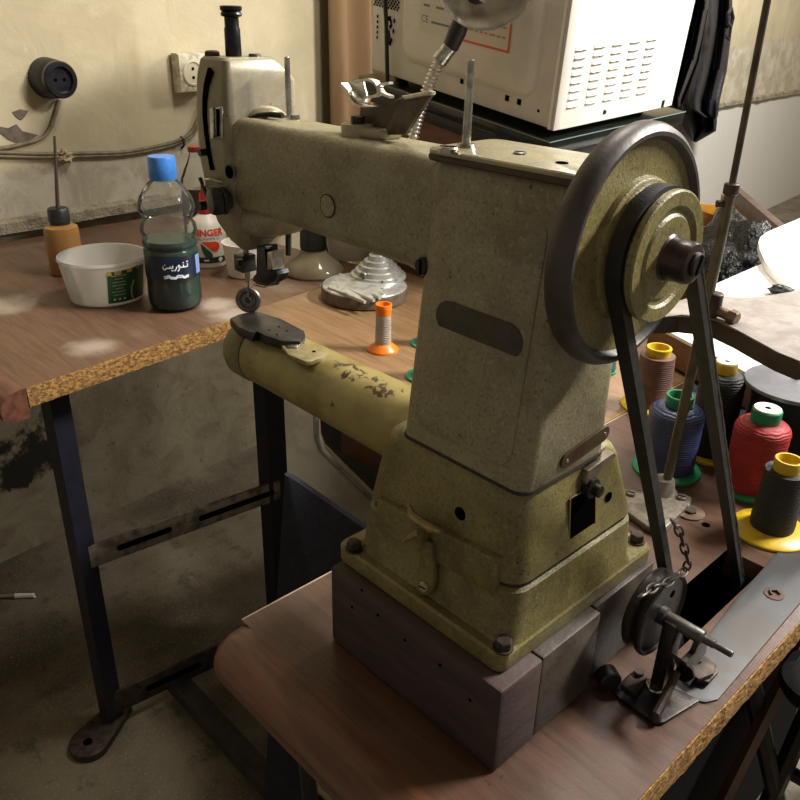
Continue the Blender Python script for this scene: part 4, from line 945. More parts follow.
# ================================================================ objects on the side table
def rof(prof):
    def f(z):
        for (r0, z0), (r1, z1) in zip(prof, prof[1:]):
            if z0 <= z <= z1 and z1 > z0: return lerp(r0, r1, (z - z0) / (z1 - z0))
        return prof[-1][0]
    return f
def smooth_prof(pts, n=5):
    out = []
    for i in range(len(pts) - 1):
        p0, p1, p2, p3 = pts[max(i - 1, 0)], pts[i], pts[i + 1], pts[min(i + 2, len(pts) - 1)]
        for k in range(n):
            t = k / n
            out.append(tuple(.5 * (2 * p1[c] + (p2[c] - p0[c]) * t + (2 * p0[c] - 5 * p1[c] + 4 * p2[c] - p3[c]) * t * t + (3 * p1[c] - p0[c] - 3 * p2[c] + p3[c]) * t ** 3) for c in (0, 1)))
    return out + [pts[-1]]
ZS = .7512
# water bottle
b = at_z(176.5, 305, ZS); H = at_n(164, 156, b).z - b.z; k = depth(b) / 800; R = 26.5 * k
wb = thing('water_bottle', 'clear ribbed plastic bottle half full of dark green liquid, blue cap', 'bottle', b)
T = Matrix.Translation(b)
B = [(R * .72, 0), (R * .9, .004), (R * .97, .016), (R * .95, .05 * H / .25), (R * .97, .06 * H / .25), (R * .97, .098 * H / .25), (R * .93, .104 * H / .25), (R * .98, .112 * H / .25), (R * .94, .120 * H / .25), (R, .13 * H / .25), (R * .97, .142 * H / .25), (R * .86, .15 * H / .25), (R * .92, .158 * H / .25), (R, .168 * H / .25), (R * .97, .178 * H / .25),
     (R * .86, .19 * H / .25), (R * .62, .206 * H / .25), (R * .46, .213 * H / .25), (R * .42, .222 * H / .25)]
Bs = smooth_prof(B, 4)
CLEAR = clear_mat('clear thin plastic', (250, 251, 249), 1.16, .06, .05, (220, 224, 220))
mb = MB(); mb.lathe(Bs, 48, T, False); mb.build('bottle_wall', CLEAR, wb, 60)
hl = .118 * H / .25; rB = rof(Bs)
lq = [(0, .003)] + [(r * .965, z) for r, z in Bs if .003 < z < hl] + [(rB(hl) * .965, hl), (0, hl)]
mb = MB(); mb.lathe(lq, 48, T); mb.build('green_liquid', mat('dark green liquid', (14, 52, 42), (10, 40, 34), .08, 0, 20, bstr=0), wb, 60)
zc = .214 * H / .25
mb = MB(); mb.lathe([(R * .47, zc), (R * .485, zc + .001), (R * .48, H - .004), (R * .45, H), (0, H)], 48, T, True); mb.build('blue_cap', plast('bright blue plastic', (62, 130, 214)), wb)
f = wrap(b, rB, face_cam(b) + .12, 0)
LB = mat('navy bottle label', (18, 36, 62), (14, 28, 44), .35, 0, 30)
mb = MB(); patch(mb, f, -.045 * 1, .05, .058 * H / .25, .096 * H / .25, 24, 4); lb_ = mb.build('label_band', LB, wb)
LWH = mat('white label print', (226, 230, 232), None, .5)
mb = MB(); ars = '\uFEE6\uFEF3\u0631\uFEEE\uFEE8\uFE97'
try:
    vs, fs = text_verts('\u0646\u064a\u0631\u0648\u0646\u062a', .02)
except Exception: vs, fs = [], []
# joined letters of the printed word drawn as pen strokes, right to left
def stroke(mb, f, pts, w, lift=.0011):
    for (x0, y0), (x1, y1) in zip(pts, pts[1:]):
        d = math.hypot(x1 - x0, y1 - y0) or 1; nx_, ny_ = -(y1 - y0) / d * w, (x1 - x0) / d * w
        q = [mb.bm.verts.new(f(p, lift)) for p in ((x0 + nx_, y0 + ny_), (x1 + nx_, y1 + ny_), (x1 - nx_, y1 - ny_), (x0 - nx_, y0 - ny_))]
        mb.bm.faces.new(q)
mm = .001; by = .078 * H / .25
def S(pts, w=.9): stroke(mb, f, [(x * mm, by + y * mm) for x, y in pts], w * mm)
S([(19, 6), (19, 1), (12, 1), (12, 5)]); S([(12, 1), (7, 1), (6, 4), (4, 5), (3, 3), (5, 1), (5, -2), (2, -5)]); S([(1, 3), (0, -1), (-3, -4)]); S([(-5, 5), (-5, 1), (-9, 1)]); S([(-9, 1), (-9, 4), (-9, 1), (-15, 1), (-18, -2), (-20, 0), (-20, 4)])
for x, y in ((18, 9), (20, 9), (12, 8), (-5, -3), (-7, -3), (-17, 6)): S([(x - .8, y), (x + .8, y)], .9)
def wave(y0, a): S([(x, y0 + a * math.sin(x * .35) + a * .6 * math.sin(x * .9)) for x in range(-20, 21, 2)], 1.0)
wave(-13, 1.6); wave(-15.5, 1.2)
mb.build('label_print', LWH, lb_, flip=False)
mb = MB(); f2 = wrap(b, rB, face_cam(b) + .12 + .98, 0)
patch(mb, f2, -.006, .008, .062 * H / .25, .094 * H / .25, 4, 3, .0012); mb.build('label_table', mat('pale blue print', (120, 140, 190), None, .5), lb_, flip=False)

# translucent tub
b = at_z(108, 297, ZS); k = depth(b) / 800; Ht = at_n(105, 254, b).z - b.z
tb = thing('plastic_tub', 'round translucent white plastic tub with green label', 'tub', b); T = Matrix.Translation(b)
Rb, Rt = 35 * k, 41.5 * k
MILK = clear_mat('milky plastic', (235, 235, 230), 1.3, .2, .6, (246, 244, 240))
tw_ = [(Rb * .9, 0), (Rb, .003), (lerp(Rb, Rt, .9), Ht * .86), (lerp(Rb, Rt, .92), Ht * .9), (Rt * 1.0, Ht * .92), (Rt * 1.02, Ht * .95), (Rt, Ht), (Rt * .97, Ht), (lerp(Rb, Rt, .88), Ht * .9), (Rb * .97, .005), (0, .004)]
mb = MB(); mb.lathe([(0, 0)] + tw_, 64, T); mb.build('tub_wall', MILK, tb)
f = wrap(b, rof([(Rb, 0), (lerp(Rb, Rt, .9), Ht * .86), (Rt, Ht)]), face_cam(b) + .45, 0)
mb = MB(); patch(mb, f, -.028, .045, .008, Ht * .84, 14, 4); lb2 = mb.build('green_label', mat('green paper label', (30, 82, 52), (24, 68, 44), .45), tb, flip=False)
mb = MB()
for i in range(7):
    y = .022 + i * .0055; wv = .009 + .003 * math.sin(i * 2.3)
    x = -.010 - wv
    while x < -.010 + wv:
        l = random.uniform(.001, .003); stroke(mb, f, [(x, y), (x + l, y)], .0006); x += l + .0009
for i in range(3): stroke(mb, f, [(-.02 + i * .008, .0145), (-.016 + i * .008, .0145)], .0016)
mb.build('label_print', mat('pale green print', (176, 204, 170), None, .5), lb2, flip=False)
mb = MB(); 
for w_, o_ in ((.0018, 0), (.001, .003)):
    stroke(mb, f, [(-.028, Ht * .78 + o_), (-.01, Ht * .785 + o_), (.01, Ht * .80 + o_), (.03, Ht * .81 + o_)], w_)
stroke(mb, f, [(.014, .010), (.011, .02), (.012, .03), (.017, .042)], .0016)
mb.build('label_gold', mat('gold print', (196, 164, 70), None, .5), lb2, flip=False)

# amber oil bottle with long spout
b = at_z(68, 272, ZS); k = depth(b) / 800; R = 16.2 * k; h1 = at_n(66, 224, b).z - b.z; h2 = at_n(66, 208, b).z - b.z
ob = thing('oil_bottle', 'amber plastic oil bottle with black cap and long thin spout', 'bottle', b); T = Matrix.Translation(b)
mb = MB(); mb.lathe([(0, 0), (R * .94, 0), (R, .004), (R, h1 * .86), (R * .95, h1 * .95), (R * .6, h1), (0, h1)], 40, T); mb.build('bottle_body', mat('amber plastic', (156, 114, 60), (134, 96, 50), .35, 0, 14), ob)
mb = MB(); mb.lathe([(0, h1), (R * .58, h1), (R * .58, h1 + .004), (R * .62, h1 + .005), (R * .62, h2 - .004), (R * .55, h2), (0, h2)], 28, T); mb.build('black_cap', BLACK, ob)
mb = MB(); mb.cyl(b + V((0, 0, h2 - .003)), at_n(54.5, 136, b), .0036, .0022, 10); mb.build('spout_tube', mat('dark brown tube', (66, 54, 44), None, .5), ob)

# white machine oil bottle
b = at_z(209, 263, ZS); k = depth(b) / 800; R = 18.5 * k; hs = at_n(207, 214, b).z - b.z
so = thing('oil_bottle', 'white squat oil bottle with red lettering and red and green mark', 'bottle', b); T = Matrix.Translation(b)
pr = smooth_prof([(R * .93, 0), (R, .005), (R, hs * .55), (R * .95, hs * .72), (R * .8, hs * .86), (R * .5, hs * .97), (R * .3, hs * 1.03)], 5)
mb = MB(); mb.lathe([(0, 0)] + pr + [(0, hs * 1.03)], 44, T); mb.build('bottle_body', WHITE_PLASTIC, so, 60)
mb = MB(); mb.lathe([(0, hs * 1.02), (R * .36, hs * 1.02), (R * .34, hs * 1.16), (R * .2, hs * 1.2), (R * .09, hs * 1.6), (0, hs * 1.6)], 24, T); mb.build('red_nozzle', plast('red plastic', (186, 34, 26)), so)
f = wrap(b, rof(pr), face_cam(b) + .1, 0)
vs, fs = text_verts('SINGER', .0165, .0006); mb = MB(); add_faces(mb, [f((v.x * 1.08, v.y + hs * .70), .001) for v in vs], fs); mb.build('label_lettering', mat('red print', (214, 62, 32), None, .5), so, flip=False)
vs, fs = text_verts('ALL PURPOSE OIL', .0055); mb = MB(); add_faces(mb, [f((v.x, v.y + hs * .585), .001) for v in vs], fs); mb.build('label_lettering', mat('dark print', (60, 50, 44), None, .5), so, flip=False)
def fan(mb, f, pts, lift=.001):
    """fills a printed outline in thin strips so that it hugs the curved wall"""
    ys = [p[1] for p in pts]; y0, y1 = min(ys), max(ys); n = 14; rows = []
    for i in range(n + 1):
        y = lerp(y0 + 1e-6, y1 - 1e-6, i / n); xs = []
        for (xa, ya), (xb, yb_) in zip(pts, pts[1:] + pts[:1]):
            if (ya - y) * (yb_ - y) <= 0 and ya != yb_: xs.append(xa + (xb - xa) * (y - ya) / (yb_ - ya))
        rows.append([mb.bm.verts.new(f((lerp(min(xs), max(xs), k / 8), y), lift)) for k in range(9)])
    for a, b_ in zip(rows, rows[1:]):
        for k in range(8): mb.bm.faces.new((a[k], a[k + 1], b_[k + 1], b_[k]))
mb = MB(); c = hs * .44
fan(mb, f, [(-.015, c + .009), (.012, c + .009), (.018, c + .006), (.020, c), (.018, c - .006), (.012, c - .010), (.004, c - .008), (-.006, c + .002)]); mb.build('red_mark', MATS['red print'], so, flip=False)
mb = MB(); fan(mb, f, [(-.017, c + .006), (-.010, c + .001), (.000, c - .009), (.005, c - .016), (.004, c - .022), (-.003, c - .024), (-.010, c - .019), (-.015, c - .006)], .0012); mb.build('green_mark', mat('dark green print', (30, 72, 54), None, .5), so, flip=False)
mb = MB(); patch(mb, f, -.034, .034, .010, .021, 16, 2, .001); sb = mb.build('dark_band', mat('black green band', (34, 48, 42), None, .5), so, flip=False)
mb = MB(); fan(mb, f, [(.020 + .0045 * math.cos(t), .0155 + .0045 * math.sin(t)) for t in [2 * PI * i / 14 for i in range(14)]], .0016); stroke(mb, f, [(-.012, .0155), (-.003, .0155)], .0016, .0016); mb.build('band_print', LWH, sb, flip=False)

# dark bottle with red label behind it
b = at_z(203, 252, ZS); hb = at_n(192.5, 146, b).z - b.z; k = depth(b) / 800; R = 15.5 * k
cbt = thing('glass_bottle', 'narrow clear bottle with dark red label behind the white oil bottle', 'bottle', b); T = Matrix.Translation(b)
pr = smooth_prof([(R * .9, 0), (R, .006), (R, hb * .62), (R * .86, hb * .74), (R * .5, hb * .86), (R * .36, hb * .92), (R * .34, hb * .96)], 4)
mb = MB(); mb.lathe(pr, 40, T, False); mb.build('bottle_wall', CLEAR, cbt, 60)
mb = MB(); mb.lathe([(0, .003)] + [(r * .95, z) for r, z in pr if .003 < z < hb * .3] + [(0, hb * .3)], 36, T); mb.build('dark_liquid', mat('dark brown liquid', (40, 24, 18), None, .1), cbt)
mb = MB(); mb.lathe([(R * .38, hb * .95), (R * .4, hb * .955), (R * .4, hb * .995), (R * .36, hb), (0, hb)], 24, T, False); mb.build('bottle_cap', mat('red brown cap', (150, 50, 34), None, .4), cbt)
f = wrap(b, rof(pr), face_cam(b) + .1, 0)
mb = MB(); patch(mb, f, -.04, .04, hb * .30, hb * .63, 16, 3, .0008); lb3 = mb.build('bottle_label', mat('dark label', (52, 44, 36), None, .5), cbt, flip=False)
mb = MB(); fan(mb, f, [(-.004, hb * .45), (.012, hb * .45), (.014, hb * .5), (.006, hb * .6), (-.002, hb * .61)], .0014); patch(mb, f, -.03, .03, hb * .32, hb * .36, 8, 1, .0014); mb.build('label_flame', MATS['red print'], lb3, flip=False)

# white cup
b = at_z(246, 274, ZS); k = depth(b) / 800; hc = at_n(248, 243, b).z - b.z; R = 21 * k
cu = thing('plastic_cup', 'white plastic cup standing behind the needle', 'cup', b)
mb = MB(); mb.lathe([(0, 0), (R * .8, 0), (R * .84, .003), (R, hc), (R * 1.05, hc + .001), (R * 1.05, hc + .003), (R * .97, hc + .003), (R * .82, .005), (0, .004)], 40, Matrix.Translation(b)); mb.build('cup_wall', WHITE_PLASTIC, cu)

# cut bottle funnel with black neck
b = at_z(314, 272, ZS); k = depth(b) / 800; h1 = at_n(314, 256, b).z - b.z; h2 = at_n(312, 222, b).z - b.z; R = 30 * k
fn = thing('funnel', 'beige translucent cut bottle used as funnel with black neck', 'funnel', b); T = Matrix.Translation(b)
mb = MB(); mb.lathe([(R * .97, 0), (R, .003), (R * .98, h1 * .3), (R * .8, h1 * .65), (R * .5, h1 * 1.1), (R * .38, h1 * 1.5), (R * .36, h1 * 1.8), (0, h1 * 1.8)], 44, T, False); mb.build('cone_shell', clear_mat('yellowed plastic', (232, 222, 200), 1.45, .12, .55, (206, 192, 160)), fn)
mb = MB(); mb.lathe([(R * .42, h1 * 1.45), (R * .44, h1 * 1.6), (R * .42, h2), (R * .38, h2 + .004), (0, h2 + .004)], 32, T); mb.build('black_neck', BLACK, fn)

# pale bowl behind it
b = at_z(350, 256, ZS); k = depth(b) / 800; R = 26 * k; hb_ = at_n(348, 225, b).z - b.z
bo = thing('plastic_bowl', 'pale translucent bowl between funnel and silver lamp base', 'bowl', b)
mb = MB(); mb.lathe([(0, 0), (R * .75, 0), (R * .8, .004), (R, hb_), (R * 1.04, hb_ + .001), (R * 1.04, hb_ + .004), (R * .97, hb_ + .004), (R * .78, .006), (0, .005)], 44, Matrix.Translation(b)); mb.build('bowl_wall', clear_mat('pale milky plastic', (235, 235, 230), 1.4, .2, .7, (224, 220, 212)), bo)

# ================================================================ gooseneck lamp on a silver cast base
lbp = at_z(364.5, 297, ZS); k = depth(lbp) / 800
gl = thing('gooseneck_lamp', 'silver gooseneck lamp on stepped cast base behind the machine arm', 'lamp', lbp)
SILV = mat('silver painted casting', (196, 196, 190), (168, 168, 162), .32, .55, 60, speck=(90, 84, 76), speck_scale=120)
RA = 43 * k; ang = math.atan2(RT.y, RT.x)
def lp(u, w, z): return lbp + RT.normalized() * 0 + V((math.cos(ang) * u - math.sin(ang) * w, math.sin(ang) * u + math.cos(ang) * w, z))
def oval(s_, z, n=40): return [lp(RA * s_ * math.cos(t) * (1.0), RA * s_ * .98 * math.sin(t), z) for t in [2 * PI * i / n for i in range(n)]]
mb = MB(); mb.loft([oval(.97, 0), oval(1, .002), oval(1, .018), oval(.985, .021)]); mb.build('base_edge', mat('brown edged casting', (112, 98, 84), (84, 72, 60), .5, .4, 60), gl)
mb = MB(); mb.loft([oval(.985, .0208), oval(.97, .023), oval(.9, .025), oval(.6, .029), oval(.1, .03)])
for a, b in (((340, 275), (384, 295)), ((336, 279), (380, 298)), ((332, 283.5), (374, 300.5)), ((329, 288), (365, 302))):
    a_, b_ = at_z(*a, ZS + .025), at_z(*b, ZS + .024)
    mb.tube([a_, lerp(a_, b_, .5) + V((0, 0, .001)), b_], [.0035, .0038, .0032], 8)
dcx, dcy = RA * .30, RA * .46
stp = []
for i, (r, z) in enumerate(((.66, .027), (.64, .033), (.56, .034), (.54, .041), (.46, .042), (.44, .049), (.36, .050), (.34, .057), (.25, .058), (.22, .066), (.12, .068), (.11, .078))):
    stp.append((RA * r, z))
mb.lathe(stp, 40, Matrix.Translation(lp(dcx, dcy, 0))); mb.build('cast_base', SILV, gl, 30)
q = lp(-RA * .02, -RA * .02, .040); mb = MB(); mb.blob(q, .007, .007, .006); mb.build('base_switch', STEEL, gl)
top = lp(dcx, dcy, .076)
gpath = [top, at_n(398, 190, top), at_n(412, 142, top), at_n(420, 112, top), at_n(429, 85, top), at_n(440, 60, top)]
fine = []
for i in range(len(gpath) - 1):
    p0, p1, p2, p3 = gpath[max(i - 1, 0)], gpath[i], gpath[i + 1], gpath[min(i + 2, len(gpath) - 1)]
    for kk in range(28):
        t = kk / 28; fine.append(.5 * ((2 * p1) + (p2 - p0) * t + (2 * p0 - 5 * p1 + 4 * p2 - p3) * t * t + (3 * p1 - p0 - 3 * p2 + p3) * t ** 3))
fine.append(gpath[-1])
rg = m_px(5.5, top)
mb = MB(); mb.tube(fine, [rg * (1, 1.04, .8, .7)[i % 4] for i in range(len(fine))], 12); mb.build('gooseneck', BRIGHT, gl, 80)
e0 = gpath[-1]; e1 = at_n(451, 46, top); dn = (e1 - e0).normalized()
mb = MB(); mb.cyl(e0 - dn * .003, e1, rg * 1.35, rg * 1.25, 20); mb.build('neck_ferrule', CHROME, gl)
rimc = at_n(488, -19, top - FH * .09); ax_ = ((CAM - rimc).normalized() * .9 - UPW * .36 + RT * .08).normalized()
Rd = m_px(49, rimc); dc = rimc - ax_ * .057; so_ = dc; dd = (so_ - e1).normalized(); Ls = (so_ - e1).length
mb = MB(); mb.ax(e1 - dd * .002, dd, [(0, 0), (rg * 1.3, 0), (rg * 1.5, Ls * .2), (rg * 1.4, Ls * .32), (rg * 2.2, Ls * .55), (rg * 2.6, Ls * .75), (rg * 2.3, Ls), (0, Ls)], 24); mb.build('lamp_socket', BLACK, gl)
# open reflector dish
dish = [(.012, 0), (Rd * .35, .004), (Rd * .62, .016), (Rd * .85, .034), (Rd, .056), (Rd * 1.02, .057), (Rd * 1.01, .0585), (Rd * .985, .0575), (Rd * .83, .036), (Rd * .6, .018), (Rd * .34, .006), (.012, .002)]
mb = MB(); mb.ax(dc, ax_, dish, 56); mb.build('reflector_shade', mat('bright reflector', (214, 210, 202), (190, 184, 174), .18, .9, 40), gl)
mb = MB(); mb.ax(dc + ax_ * .003, ax_, [(0, 0), (.015, 0), (.015, .02), (.012, .024), (0, .024)], 20); bl = mb.build('bulb_holder', DARKSTEEL, gl)
mb = MB(); mb.ax(dc + ax_ * .027, ax_, [(0, 0), (.009, 0), (.013, .012), (.022, .03), (.024, .042), (.02, .055), (.01, .062), (0, .063)], 24); mb.build('bulb', clear_mat('bulb glass', (240, 236, 228), 1.45, .05, .35, (240, 236, 228)), gl)

# ================================================================ brown cabinet, dark glass tray, microwave
M_yaw, M_p, M_r = math.radians(-4.7), math.radians(4.5), math.radians(7.2)
MR = (Matrix.Rotation(M_yaw, 4, 'Z') @ Matrix.Rotation(M_p, 4, 'X') @ Matrix.Rotation(M_r, 4, 'Y'))
MC = V((-.784, 1.074, 1.036)); MM = Matrix.Translation(MC) @ MR
MWW, MD, MH = .474, .308, .29
mw = thing('microwave', 'white microwave seen from behind, tilted on a dark glass slab', 'microwave', MC)
mb = MB(); mb.box(-MWW, 0, 0, MD, 0, MH, .004, MM); mb.build('casing', GREY_ENAMEL, mw)
def mwp(x, y, z): return MM @ V((x, y, z))
mb = MB(); mb.box(-.0005, .0022, .012, MD - .002, -.0005, MH, .001, MM); sd = mb.build('side_panel', WHITE_ENAMEL, mw)
mb = MB(); mb.box(-.004, .0030, -.003, .014, .0, MH, .0015, MM); mb.build('corner_strip', mat('light grey strip', (196, 192, 184), None, .4), mw)
mb = MB(); mb.box(-.010, -.0045, -.0035, .002, .0, MH, .001, MM); mb.build('corner_strip', WHITE_ENAMEL, mw)
# raised back panel
def mring(ins, y, r=.03): return [mwp(x, y, z) for x, z in rr(-.21, .20, .165 - ins, .165 - ins, r)]
mb = MB(); mb.loft([mring(0, 0.001), mring(.002, -.006, .03), mring(.010, -.012, .026), mring(.016, -.013, .022)]); bp = mb.build('back_panel', GREY_ENAMEL, mw)
mb = MB()
for i in range(9):
    for j in range(22):
        for s_ in (0, .5):
            x, z = -.466 + (i + s_) * .0085, .115 + (j + s_) * .0085
            if x < -.39 and z < MH - .006: mb.prism([mwp(x + a * .0028, -.0006, z + c * .0028) for a, c in ((-1, 0), (0, -1), (1, 0), (0, 1))], MR @ V((0, -.0003, 0)))
for i in range(14):
    x, z = random.uniform(-.435, -.405), random.uniform(.055, .105); w_ = .0035
    mb.prism([mwp(x + a * w_ * .6, -.0006, z + c * w_) for a, c in ((-1, -1), (1, -1), (1, 1), (-1, 1))], MR @ V((0, -.0003, 0)))
for i in range(5):
    mb.prism([mwp(-.455 + a * .002, -.0006, .06 + i * .009 + c * .0025) for a, c in ((-1, -1), (1, -1), (1, 1), (-1, 1))], MR @ V((0, -.0003, 0)))
mb.build('vent_perforations', HOLE, mw)
mb = MB()
for x, z, w_ in ((-.105, .026, .0045), (-.078, .026, .0045), (-.035, .022, .0022), (-.215, .03, .004)):
    mb.prism([mwp(x + a * w_, -.0006, z + c * w_) for a, c in ((-1, -1), (1, -1), (1, 1), (-1, 1))], MR @ V((0, -.0003, 0)))
mb.build('screw_hole', HOLE, mw)
_mwp = mwp
def mwp(x, y, z): return _mwp(x + .02, y, z - .02)
# rating label on the back panel
mb = MB(); mb.prism([mwp(x, -.0133, z) for x, z in ((-.34, .115), (-.235, .115), (-.235, .28), (-.34, .28))], MR @ V((0, -.0004, 0))); lb4 = mb.build('rating_label', mat('grey paper label', (206, 200, 188), None, .6), mw)
mb = MB(); mb.prism([mwp(x, -.0133, z) for x, z in ((-.228, .118), (-.122, .118), (-.122, .28), (-.228, .28))], MR @ V((0, -.0004, 0))); lb5 = mb.build('warning_label', mat('cream paper label', (214, 200, 186), None, .6), mw)
mb = MB()
for x0, x1, z0, z1 in ((-.228, -.122, .116, .1195), (-.1235, -.1195, .116, .28)): mb.prism([mwp(x, -.0138, z) for x, z in ((x0, z0), (x1, z0), (x1, z1), (x0, z1))], MR @ V((0, -.0003, 0)))
mb.build('orange_border', mat('orange print', (206, 96, 56), None, .5), lb5)
mb = MB()
for i in range(9):
    z = .135 + i * .014; x = -.215
    while x < -.135:
        l = random.uniform(.006, .016); mb.prism([mwp(q_[0], -.0138, q_[1]) for q_ in ((x, z), (min(x + l, -.13), z), (min(x + l, -.13), z + .003), (x, z + .003))], MR @ V((0, -.0002, 0))); x += l + .004
mb.build('label_print', mat('faded red print', (176, 130, 110), None, .6), lb5)
mb = MB(); vs, fs = text_verts('CE', .016)
add_faces(mb, [mwp(-.325 + v.x, -.0139, .135 + v.y) for v in vs], fs)
for i in range(6):
    z = .155 + i * .018; x = -.33
    for l in (.016, .0, .02):
        if l: mb.prism([mwp(q_[0], -.0138, q_[1]) for q_ in ((x, z), (x + l, z), (x + l, z + .0035), (x, z + .0035))], MR @ V((0, -.0002, 0)))
        x += l + .008
mb.prism([mwp(q_[0], -.0138, q_[1]) for q_ in ((-.308, .131), (-.25, .131), (-.25, .1345), (-.308, .1345))], MR @ V((0, -.0002, 0)))
mb.build('label_print', mat('grey print', (120, 114, 106), None, .6), lb4)
mwp = _mwp
# louvres on the side
mb = MB(); mbd = MB()
for i in range(5):
    for j in range(8):
        y, z = .034 + i * .0435, .036 + j * .0118
        w_, h_ = .0145, .0036
        base = [mwp(.0021, y + a * w_, z + c * h_) for a, c in ((-1, -1), (1, -1), (.75, .9), (-.75, .9))]
        lift = [mwp(.0058, y + a * w_ * .8, z - h_ * .9) for a in (-1, 1)]
        q = [mb.bm.verts.new(p) for p in base + lift]
        mb.bm.faces.new((q[3], q[2], q[5], q[4])); mb.bm.faces.new((q[2], q[1], q[5])); mb.bm.faces.new((q[0], q[3], q[4]))
        mbd.prism([mwp(.0024, y + a * w_ * .9, z + c * h_) for a, c in ((-1, -1.5), (1, -1.5), (1, .2), (-1, .2))], MR @ V((.0002, 0, 0)))  # flat grey patch: shade under each hood put into colour
mb.build('louvre_hoods', mat('louvre enamel', (214, 210, 200), None, .4), sd, flip=False); mbd.build('louvre_gap_shade', mat('grey louvre gap shade', (96, 90, 82), None, .7), sd)
mb = MB(); q = mwp(.0022, .118, .013); mb.ax(q, MR @ V((1, 0, 0)), [(0, 0), (.004, 0), (.003, .002), (0, .002)], 14); q = mwp(.0022, MD - .03, .008); mb.prism([mwp(.0023, MD - .034, .0), mwp(.0023, MD - .026, .0), mwp(.0023, MD - .026, .012), mwp(.0023, MD - .034, .012)], MR @ V((.0003, 0, 0))); mb.build('side_screw', DARKSTEEL, sd)
mb = MB()
for x, y in ((-.04, .04), (-.43, .04), (-.04, MD - .04), (-.43, MD - .04)): mb.cyl(mwp(x, y, -.012), mwp(x, y, .001), .012)
mb.build('rubber_feet', BLACK, mw)
# dark glass slab below, propped on the cabinet
gs = thing('glass_slab', 'dark green glass slab with painted edge highlight under the microwave', 'slab', MC - V((0, 0, .03)))
mb = MB(); mb.box(-MWW - .015, .012, -.018, MD + .03, -.034, -.0125, .0015, MM); gsb = mb.build('slab_body', mat('dark green glass', (16, 22, 21), (12, 17, 17), .16, 0, 20), gs)
mb = MB(); mb.tube([mwp(-MWW - .015, -.0185, -.0128), mwp(.0125, -.0185, -.0128), mwp(.0125, MD + .03, -.0128)], .0009, 6); mb.build('edge_highlight', mat('glass edge highlight', (104, 118, 114), None, .35), gsb)  # highlight along the slab's edge painted as a pale line
mb = MB(); mb.box(-MWW - .005, -.004, -.002, MD + .02, -.060, -.0345, .002, MM); mb.build('slab_frame', BLACK, gs)
mb = MB()
def cp_(x, y): p = MM @ V((x, y, 0)); return V((p.x, p.y, 0))
cbp = [cp_(-.47, .01), cp_(-.02, .01), cp_(-.02, MD + .0), cp_(-.47, MD + .0)]
cab = thing('cabinet', 'reddish brown wooden cabinet carrying glass slab and microwave', 'cabinet', sum(cbp, V((0, 0, 0))) / 4)
zz = [(MM @ V((x, y, -.0605))).z for x, y in ((-.47, .01), (-.02, .01), (-.02, MD + .0), (-.47, MD + .0))]
vsb = [mb.bm.verts.new(p + V((0, 0, .02))) for p in cbp]; vst = [mb.bm.verts.new(p + V((0, 0, z))) for p, z in zip(cbp, zz)]
mb.bm.faces.new(vsb); mb.bm.faces.new(vst)
for i in range(4): mb.bm.faces.new((vsb[i], vsb[(i + 1) % 4], vst[(i + 1) % 4], vst[i]))
mb.build('cabinet_body', mat('reddish brown wood', (104, 62, 38), (84, 48, 30), .5, 0, 10, stretch=(1, 1, 8)), cab)
mb = MB()
for p in cbp: q = lerp(p, sum(cbp, V((0, 0, 0))) / 4, .12); mb.box(q.x - .02, q.x + .02, q.y - .02, q.y + .02, 0, .02)
mb.build('cabinet_feet', BLACK, cab)
# black lead hanging over the back
q = mwp(-.44, -.012, 0); nq = MR @ V((0, -1, 0)); P_ = [at_n(px, py, q, nq) for px, py in ((384, -60), (385, 0), (386.5, 30), (387, 60), (387.5, 82))]
mb = MB(); mb.tube(P_, [.004] * 5, 8); mb.tube([P_[2] + RT * .003, P_[2] + RT * .006 - V((0, 0, .02))], .003, 6); solo(mb, 'hanging_cable', BLACK, 'black cable hanging down in front of the microwave vents', 'cable', None, P_[-1])

# ================================================================ hanging cloth, leather apron
mb = MB(); n = 60; c0, c1 = wall(316, 60), wall(386, 60)
s0, s1 = (c0 - WP).dot(WD), (c1 - WP).dot(WD); rows = []
for zi in range(2):
    pass
prof = []
for i in range(n + 1):
    u = i / n; s_ = lerp(s0, s1, u); off = .012 + .045 * abs(math.sin(u * 11 + .3)) ** 1.6 + .008 * math.sin(u * 29 + 1) + .012 * u
    prof.append((s_, off))
rings = []
for z, am, sh in ((.45, 1.25, .0), (.8, 1.1, .0), (1.0, 1.0, 0), (1.3, .85, .01), (1.8, .6, .02)):
    rings.append([wpt(s_, z, .03 + off * am) for s_, off in prof] + [wpt(s_, z, .026 + off * am) for s_, off in reversed(prof)])
mb.loft(rings); solo(mb, 'hanging_cloth', mat('tan brown canvas', (118, 92, 62), (94, 71, 47), .9, 0, 7, stretch=(1, 1, .3)), 'tan brown cloth hanging in folds on wall left of microwave', 'cloth', None, wpt(s0, .45, .03), 70)

la = thing('leather_apron', 'black leather apron hanging against far wall right of microwave', 'apron', wall(704, 60))
JP = WP + WN * .05
def jp(px, py, o=0): return at_n(px, py, JP + WN * o, WN)
LEA = mat('black leather', (34, 34, 38), (46, 45, 50), .42, 0, 12, bscale=70, bstr=.35, bdist=.01)
def sheet(outL, outR, par, nm, m, folds, o0, thick=.02, nu=26):
    mb = MB(); fr, bk = [], []
    for (a, b) in zip(outL, outR):
        row = []; rowb = []
        for i in range(nu + 1):
            u = i / nu; px = lerp(a[0], b[0], u); py = lerp(a[1], b[1], u)
            d_ = o0 + .05 * math.sin(u * folds * PI + py * .012) * (1 - abs(2 * u - 1) ** 4) + .02 * math.sin(u * 17 + py * .03)
            row.append(jp(px, py, d_)); rowb.append(jp(px, py, d_ - thick))
        fr.append(row + list(reversed(rowb)))
    mb.loft(fr); return mb.build(nm, m, par, 70)
